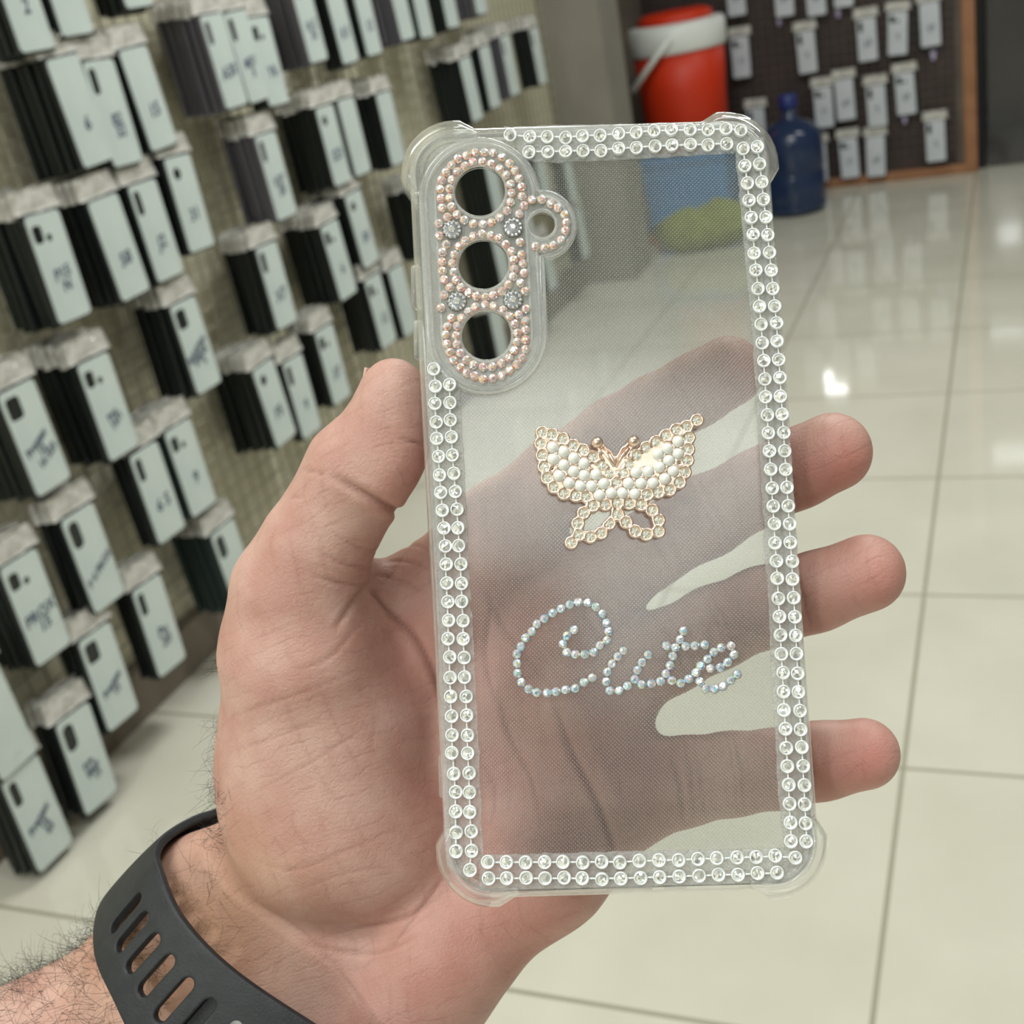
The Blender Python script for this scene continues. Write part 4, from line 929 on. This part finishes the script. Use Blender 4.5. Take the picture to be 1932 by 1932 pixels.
STR = [('left', [LO, LI], [(803, 685), (846, 685), (868, 735), (900, 1330), (912, 1608), (884, 1660), (842, 1630), (826, 1200)]),
       ('right', [RI, RO], [(1383, 262), (1440, 262), (1470, 560), (1502, 1020), (1537, 1600), (1478, 1603), (1465, 1480), (1440, 1010), (1418, 640)]),
       ('top', [TU, TL_], [(950, 243), (1420, 232), (1384, 293), (1250, 300), (1100, 308), (1008, 309), (985, 295)]),
       ('bottom', [BU, BL], [(902, 1611), (1480, 1598), (1530, 1612), (1480, 1662), (1150, 1674), (905, 1676)])]
def local_path(pts, h=0.): return [tuple(cp(x, y, h)) for x, y in pts]
k_ = 0
for nm_, rows, poly in STR:
    pp = np.array(poly, float); dn = []
    for i in range(len(pp)):
        a, b = pp[i], pp[(i+1) % len(pp)]; k = max(1, int(np.linalg.norm(b-a)/14))
        for j in range(k): dn.append(a+(b-a)*j/k+rng.normal(0, .8, 2))
    base_me = curve2d('strip', [local_path(dn)], .00095, .0005, .0001)
    st = obj('rhinestone_strip', base_me, M_glue, case); st['label'] = f'{nm_} double row of rhinestones on rough clear glue'
    # silver links between neighbouring stones belong to the strip
    lb = bmesh.new()
    for row in rows:
        for (x0, y0), (x1, y1) in zip(row, row[1:]):
            a, b = cp(x0, y0, .001), cp(x1, y1, .001); d = (b-a)/np.linalg.norm(b-a); tube(lb, [(*(a+d*.0012), .00155), (*(b-d*.0012), .00155)], .00022, 5)
    ch_ = obj('silver_links', lb, M_bezel, st); ch_['label'] = 'little silver links joining the stone cups'
    for row in rows:
        for (x, y) in row:
            q = cp(x, y, .0014); o = bpy.data.objects.new('rhinestone', STONES[k_ % 8]); link(o, st); k_ += 1
            o.location = (q[0]+rng.normal(0, .00005), q[1]+rng.normal(0, .00005), .0011); o.rotation_euler = (rng.normal(0, .07), rng.normal(0, .07), rng.uniform(0, 6.28))
# ---- camera window: raised ridge, bead rings
def bead_mesh(r, seed, m):
    rr = random.Random(seed); bm = bmesh.new(); n = 8
    rg = [(1, 0, 0), (1, .35*r, .5), (.80, .68*r, 0), (.42, .86*r, .5)]; rings = []
    for (s, z_, off) in rg: rings.append([bm.verts.new((r*s*math.cos(2*PI*(i+off)/n), r*s*math.sin(2*PI*(i+off)/n), z_*(1+rr.uniform(-.04, .04)))) for i in range(n)])
    for a, b, od in zip(rings, rings[1:], (0, 1, 0)):
        for i in range(n):
            j = (i+1) % n
            if od == 0: bm.faces.new((a[i], a[j], b[i])); bm.faces.new((b[i], a[j], b[j]))
            else: bm.faces.new((a[i], a[j], b[j])); bm.faces.new((a[i], b[j], b[i]))
    bm.faces.new(rings[-1]); bm.faces.new(rings[0][::-1])
    me = bpy.data.meshes.new('bead'); bm.to_mesh(me); bm.free(); me.materials.append(m); return me
BEADS = [bead_mesh(.00100, i, M_ab) for i in range(6)]; BEADS2 = [bead_mesh(.00100, 20+i, M_ab2) for i in range(6)]
def put(parent, me, name, px, py, h, tiltr=.12, sc=1.):
    q = cp(px, py, h); o = bpy.data.objects.new(name, me); link(o, parent); o.location = (q[0], q[1], h); o.rotation_euler = (rng.normal(0, tiltr), rng.normal(0, tiltr), rng.uniform(0, 6.28)); o.scale = (sc, sc, sc); return o
def ridge(name, pxpts, w, h, z0, parent, m=None):
    P = np.array([cp(*q) for q in pxpts]); T_ = np.roll(P, -1, 0)-np.roll(P, 1, 0); T_ /= np.linalg.norm(T_, axis=1, keepdims=True); N_ = np.stack([T_[:, 1], -T_[:, 0]], 1)
    pr = [(-w/2, 0), (-w*.42, h*.7), (-w*.2, h), (w*.2, h), (w*.42, h*.7), (w/2, 0)]
    v, f = sweep(P, N_, pr); v = [(a, b, c+z0) for a, b, c in v]; return smo(obj(name, pydata(name, v, f), m or M_ridge, parent))
surp = [tuple(cp(*q)) for q in stadium(100, (1022, 427, 54))]
cs = obj('camera_surround', curve2d('cs', [surp]+[pxcirc(l[0], l[1], l[2]+.5) for l in LENS], .0011, .0011, .0003), M_ridge, case); cs['label'] = 'raised clear camera window with four round holes'
rd = ridge('ridge_line', stadium(108, (1022, 427, 60)), .0016, .0012, .0006, cs); rd2 = ridge('inner_ridge_line', stadium(101, (1022, 427, 51)), .0007, .0008, .0012, cs)
br = ridge('bead_border', stadium(84), .0006, .0003, .0015, case, M_ridge)
for li, (x, y, r) in enumerate(LENS):
    rg = ridge('lens_ring', [(x+(r+2)*math.cos(2*PI*i/48), y+(r+2)*math.sin(2*PI*i/48)) for i in range(48)], .0007, .0009, .0012, case)
    rg['label'] = ['bead ring of the top lens hole', 'bead ring of the middle lens hole', 'bead ring of the bottom lens hole', 'bead ring of the small side hole'][li]
    if li < 3:
        n = 21 if li != 1 else 22; R_ = r+11.5
        for i in range(n):
            a = 2*PI*(i+.3*li)/n; put(rg, BEADS[(i*5+li) % 6], 'bead', x+R_*math.cos(a)+rng.normal(0, .6), y+R_*math.sin(a)+rng.normal(0, .6), .0016)
    else:
        for i, (bx, by) in enumerate([(1340, 905), (1435, 900), (1520, 940), (1590, 980), (1655, 1045), (1670, 1120), (1660, 1200), (1620, 1290), (1545, 1340), (1460, 1365), (1375, 1350)]):
            put(rg, BEADS[i % 6], 'bead', 740+bx/5.084, 200+by/5.084, .0016)
# outer bead line (follows the window, dipping in round the rosettes)
ol = [(885, 450), (965, 455), (1055, 495), (1125, 555), (1180, 625), (1215, 700), (1240, 780), (1245, 870), (1265, 960), (1220, 1040), (1225, 1310), (1240, 1430), (1255, 1515), (1265, 1605), (1228, 1700), (1275, 1780)]
ol = [(740+a/5.084, 200+b/5.084) for a, b in ol]
ol2 = [(1283, 525), (1212, 580), (1280, 640), (1278, 727), (1280, 820), (1280, 912), (1245, 995), (1195, 1060), (1128, 1118), (1055, 1165), (965, 1190), (873, 1198), (793, 1170), (717, 1142), (655, 1085), (590, 1020), (555, 940), (525, 860), (513, 772), (532, 690), (567, 610), (470, 515), (497, 390), (553, 320), (500, 245), (483, 160), (480, 75)]
ol2 = [(740+a/5.084, 480+b/5.084) for a, b in ol2]
ol3 = [(483, 1405), (518, 1330), (452, 1250), (445, 1130), (530, 1070), (480, 980), (468, 890), (460, 800), (475, 715), (515, 640), (572, 575), (632, 510), (715, 480), (797, 450)]
ol3 = [(740+a/5.084, 200+b/5.084) for a, b in ol3]
for i, (x, y) in enumerate(ol+ol2+ol3): put(br, BEADS[i % 6], 'bead', x, y, .0016)
# crystal rosettes
def rosette_mesh():
    bm = bmesh.new(); gem_bm(bm, .00085, .0006, .0009, .5, 8, 0)
    for i in range(12):
        a = 2*PI*i/12; b2 = bmesh.new(); gem_bm(b2, .00042, 0, .0007, .4, 5); 
        for v_ in b2.verts: v_.co += Vector((.00165*math.cos(a), .00165*math.sin(a), .0004))
        t_ = bpy.data.meshes.new('t'); b2.to_mesh(t_); b2.free(); bm.from_mesh(t_); bpy.data.meshes.remove(t_)
    lathe(bm, [(.0020, 0), (.0021, .0003), (.0016, .0006), (.0007, .0006)], 24, cap=True, mat=1)
    me = bpy.data.meshes.new('rosette'); bm.to_mesh(me); bm.free(); me.materials.append(M_gem); me.materials.append(mat('dark_silver', (.35, .36, .38), .3, .8)); return me
RM = rosette_mesh()
for (x, y) in ((853, 434), (968, 430), (862.3, 569.5), (968, 566.5)): o = put(case, RM, 'crystal_rosette', x, y, .0016, .05); 
# ---- the word Cute in iridescent stones
LET = {'C': [(592, 420), (540, 462), (510, 522), (540, 582), (602, 598), (668, 598), (735, 583), (780, 532), (830, 495), (843, 430), (828, 368), (798, 300), (750, 253), (690, 222), (622, 218), (560, 235), (498, 265), (437, 297), (375, 337), (322, 377), (283, 432), (240, 477), (207, 540), (178, 595), (177, 665), (178, 735), (207, 802), (260, 850), (320, 875), (397, 880), (460, 870), (530, 857), (600, 845), (665, 803), (725, 768)],
 'u': [(952, 570), (910, 612), (868, 665), (835, 725), (825, 795), (853, 862), (920, 862), (980, 828), (1035, 780), (1053, 712), (1088, 655), (1130, 600), (1083, 818), (1152, 813)],
 't': [(1388, 428), (1363, 488), (1330, 548), (1310, 610), (1290, 677), (1260, 738), (1222, 795), (1263, 535), (1403, 540), (1470, 535), (1543, 528), (1303, 787)],
 'e': [(1368, 807), (1425, 777), (1478, 730), (1512, 682), (1563, 632), (1608, 582), (1663, 550), (1733, 537), (1757, 600), (1710, 655), (1658, 692), (1583, 700), (1507, 795), (1550, 848), (1615, 850), (1675, 830), (1730, 785), (1780, 743)]}
RUN = {'C': [(0, 35)], 'u': [(0, 12), (12, 14)], 't': [(0, 7), (7, 8), (8, 11)], 'e': [(0, 12), (12, 18)]}
for L_, pts in LET.items():
    P = [(930+x/3.864, 1080+y/3.864) for x, y in pts]; bm = bmesh.new()
    for a, b in RUN[L_]:
        q = [(*cp(*p), .00062) for p in P[a:b]]
        if len(q) > 1: tube(bm, q, .00065, 6)
    lt = obj('stone_letter', bm, M_glue, case); lt['label'] = f'letter {L_} set in iridescent stones'
    for i, (x, y) in enumerate(P): put(lt, BEADS2[(i*7+ord(L_)) % 6], 'letter_stone', x, y, .0009, .1, .98)
# ---- butterfly
CRY = [(218, 343), (315, 362), (417, 403), (518, 467), (610, 512), (705, 577), (790, 658), (860, 730), (205, 447), (220, 560), (238, 668), (267, 775), (332, 865), (428, 925), (540, 945), (642, 955), (703, 1043), (822, 1030), (937, 1013), (1050, 1020), (1163, 1032), (933, 820), (993, 728), (1052, 648), (1125, 560), (1210, 487), (1305, 430), (1400, 370), (1500, 313), (1598, 285), (1697, 225), (1618, 392), (1613, 503), (1605, 608), (1580, 722), (1530, 820), (1437, 890), (1328, 912), (1220, 937), (1270, 1085), (1330, 1180), (1330, 1287), (1215, 1317), (1110, 1287), (1020, 1200), (940, 1125), (858, 1212), (783, 1303), (680, 1340), (570, 1320), (498, 1395), (560, 1212), (615, 1110)]
PRL = [(320, 480), (425, 522), (520, 582), (620, 635), (325, 592), (425, 648), (518, 710), (620, 748), (735, 740), (380, 752), (477, 820), (583, 850), (690, 850), (808, 827), (768, 937), (880, 917), (988, 918), (1105, 925), (1045, 825), (1165, 825), (1280, 822), (1395, 780), (1475, 707), (1118, 720), (1232, 712), (1342, 668), (1430, 605), (1325, 545), (1417, 490), (1520, 540), (1520, 425)]
bz = lambda q: (980+q[0]/5.084, 750+q[1]/5.084)
h2 = .00016; allp = np.array([cp(*bz(q), .002) for q in CRY]); lo2 = allp.min(0)-.0024; hi2 = allp.max(0)+.0024
gx_ = np.arange(lo2[0], hi2[0], h2); gy_ = np.arange(lo2[1], hi2[1], h2); GX, GY = np.meshgrid(gx_, gy_, indexing='ij'); S2 = np.full(GX.shape, 1.)
def smin(a, b, k): h_ = np.maximum(k-np.abs(a-b), 0)/k; return np.minimum(a, b)-h_*h_*k*.25
for q in allp: S2 = smin(S2, np.hypot(GX-q[0], GY-q[1])-.00148, .0005)
for q in PRL+[(1222, 603)]: q = cp(*bz(q), .002); S2 = smin(S2, np.hypot(GX-q[0], GY-q[1])-.00175, .0006)
for a, b, r_ in [((745, 440), (850, 560), .0009), ((850, 560), (915, 670), .0011), ((1090, 430), (1010, 520), .0009), ((1010, 520), (925, 670), .0011), ((800, 560), (900, 700), .0012), ((1010, 600), (940, 700), .0010), ((1222, 603), (1150, 640), .0016), ((930, 1040), (930, 1110), .0010), ((1222, 603), (1340, 460), .0017), ((1222, 603), (1120, 640), .0017), ((1150, 620), (1250, 545), .0018), ((700, 660), (860, 760), .0013), ((1222, 603), (1300, 640), .0016)]:
    a, b = cp(*bz(a), .002), cp(*bz(b), .002); e = b-a; t_ = np.clip(((GX-a[0])*e[0]+(GY-a[1])*e[1])/(e@e), 0, 1); S2 = smin(S2, np.hypot(GX-a[0]-t_*e[0], GY-a[1]-t_*e[1])-r_, .0004)
def polysd(poly):
    P = np.array([cp(*bz(q), .002) for q in poly]); d = np.full(GX.shape, 9.); ins_ = np.zeros(GX.shape, bool)
    for i in range(len(P)):
        a, b = P[i], P[(i+1) % len(P)]; e = b-a; t_ = np.clip(((GX-a[0])*e[0]+(GY-a[1])*e[1])/(e@e), 0, 1); d = np.minimum(d, np.hypot(GX-a[0]-t_*e[0], GY-a[1]-t_*e[1]))
        c_ = ((a[1] > GY) != (b[1] > GY)) & (GX < (b[0]-a[0])*(GY-a[1])/(b[1]-a[1]+1e-12)+a[0]); ins_ ^= c_
    return np.where(ins_, -d, d)
for hp_ in ([(700, 1130), (790, 1110), (870, 1115), (850, 1150), (790, 1210), (720, 1255), (640, 1270), (632, 1200)], [(1010, 1115), (1150, 1112), (1220, 1150), (1270, 1195), (1268, 1250), (1180, 1235), (1110, 1195), (1070, 1140)]):
    S2 = np.maximum(S2, -polysd(hp_))
zz_ = np.arange(-.0004, .0034, h2); ZC, ZT = .0014, .0014
d2 = S2[:, :, None]+.0003; dz = np.abs(zz_-ZC)[None, None, :]-(ZT-.0003)
# slightly dished top so the rim stands proud
dish = np.clip(-(S2+.0004)*1.0, 0, .00035)[:, :, None]; dz = np.where((zz_ > ZC)[None, None, :], dz+dish, dz)
D3 = np.minimum(np.maximum(d2, dz), 0)+np.sqrt(np.maximum(d2, 0)**2+np.maximum(dz, 0)**2)-.0003
Vb, Qb = surface_nets((D3*1000).astype(np.float32), np.array([lo2[0], lo2[1], zz_[0]]), h2)
if vnormals(Vb, Qb)[np.argmax(Vb[:, 2]), 2] < 0: Qb = Qb[:, ::-1]
Vb = lap(Vb, Qb, 2); bmsh = fastmesh('butterfly', Vb, Qb); smooth(bmsh)
bf = obj('butterfly_charm', bmsh, M_gold, case, (0, 0, .0006)); bf['label'] = 'rose gold butterfly charm with white pearls and clear crystals'
def bstone():
    bm = bmesh.new(); lathe(bm, [(.00098, 0), (.00098, .0004), (.00092, .0005), (.00086, .00035)], 20, cap=False, mat=1); n = 9; r = .00088
    rim = [bm.verts.new((r*math.cos(2*PI*i/(2*n)), r*math.sin(2*PI*i/(2*n)), .00032)) for i in range(2*n)]; top = bm.verts.new((0, 0, .0006)); mid = [bm.verts.new((r*.5*math.cos(2*PI*(i+.5)/n), r*.5*math.sin(2*PI*(i+.5)/n), .00065 if i % 2 else .0004)) for i in range(n)]
    for i in range(n):
        for q in ((rim[2*i], rim[2*i+1], mid[i]), (rim[2*i+1], rim[(2*i+2) % (2*n)], mid[i]), (rim[(2*i+2) % (2*n)], mid[(i+1) % n], mid[i]), (mid[i], mid[(i+1) % n], top)): bm.faces.new(q)
    me = bpy.data.meshes.new('crystal'); bm.to_mesh(me); bm.free(); me.materials.append(M_gem2); me.materials.append(M_champ); return me
BSM = bstone(); ZB = .0024
for q in CRY: x, y = cp(*bz(q), .003); o = bpy.data.objects.new('crystal', BSM); link(o, bf); o.location = (x, y, ZB-.0002); o.rotation_euler = (rng.normal(0, .05), rng.normal(0, .05), rng.uniform(0, 6))
bm = bmesh.new(); bmesh.ops.create_uvsphere(bm, u_segments=20, v_segments=14, radius=.00121); pme = bpy.data.meshes.new('pearl'); bm.to_mesh(pme); bm.free(); smooth(pme); pme.materials.append(M_pearl)
for q in PRL: x, y = cp(*bz(q), .003); o = bpy.data.objects.new('pearl', pme); link(o, bf); o.location = (x, y, ZB)
bm = bmesh.new(); bmesh.ops.create_uvsphere(bm, u_segments=20, v_segments=14, radius=.00125); ame = bpy.data.meshes.new('ball'); bm.to_mesh(ame); bm.free(); smooth(ame); ame.materials.append(M_gold)
for q, s_ in (((743, 432), 'left'), ((1092, 420), 'right')): x, y = cp(*bz(q), .003); o = bpy.data.objects.new('antenna_ball', ame); link(o, bf); o.location = (x, y, ZB+.0003)
bm = bmesh.new()
for pl in ([(780, 490), (850, 570), (912, 660)], [(1050, 480), (985, 560), (922, 665)]): tube(bm, [(*cp(*bz(q), .003), ZB+.0003) for q in pl], .00035, 8)
obj('antennae', bm, M_gold, bf)
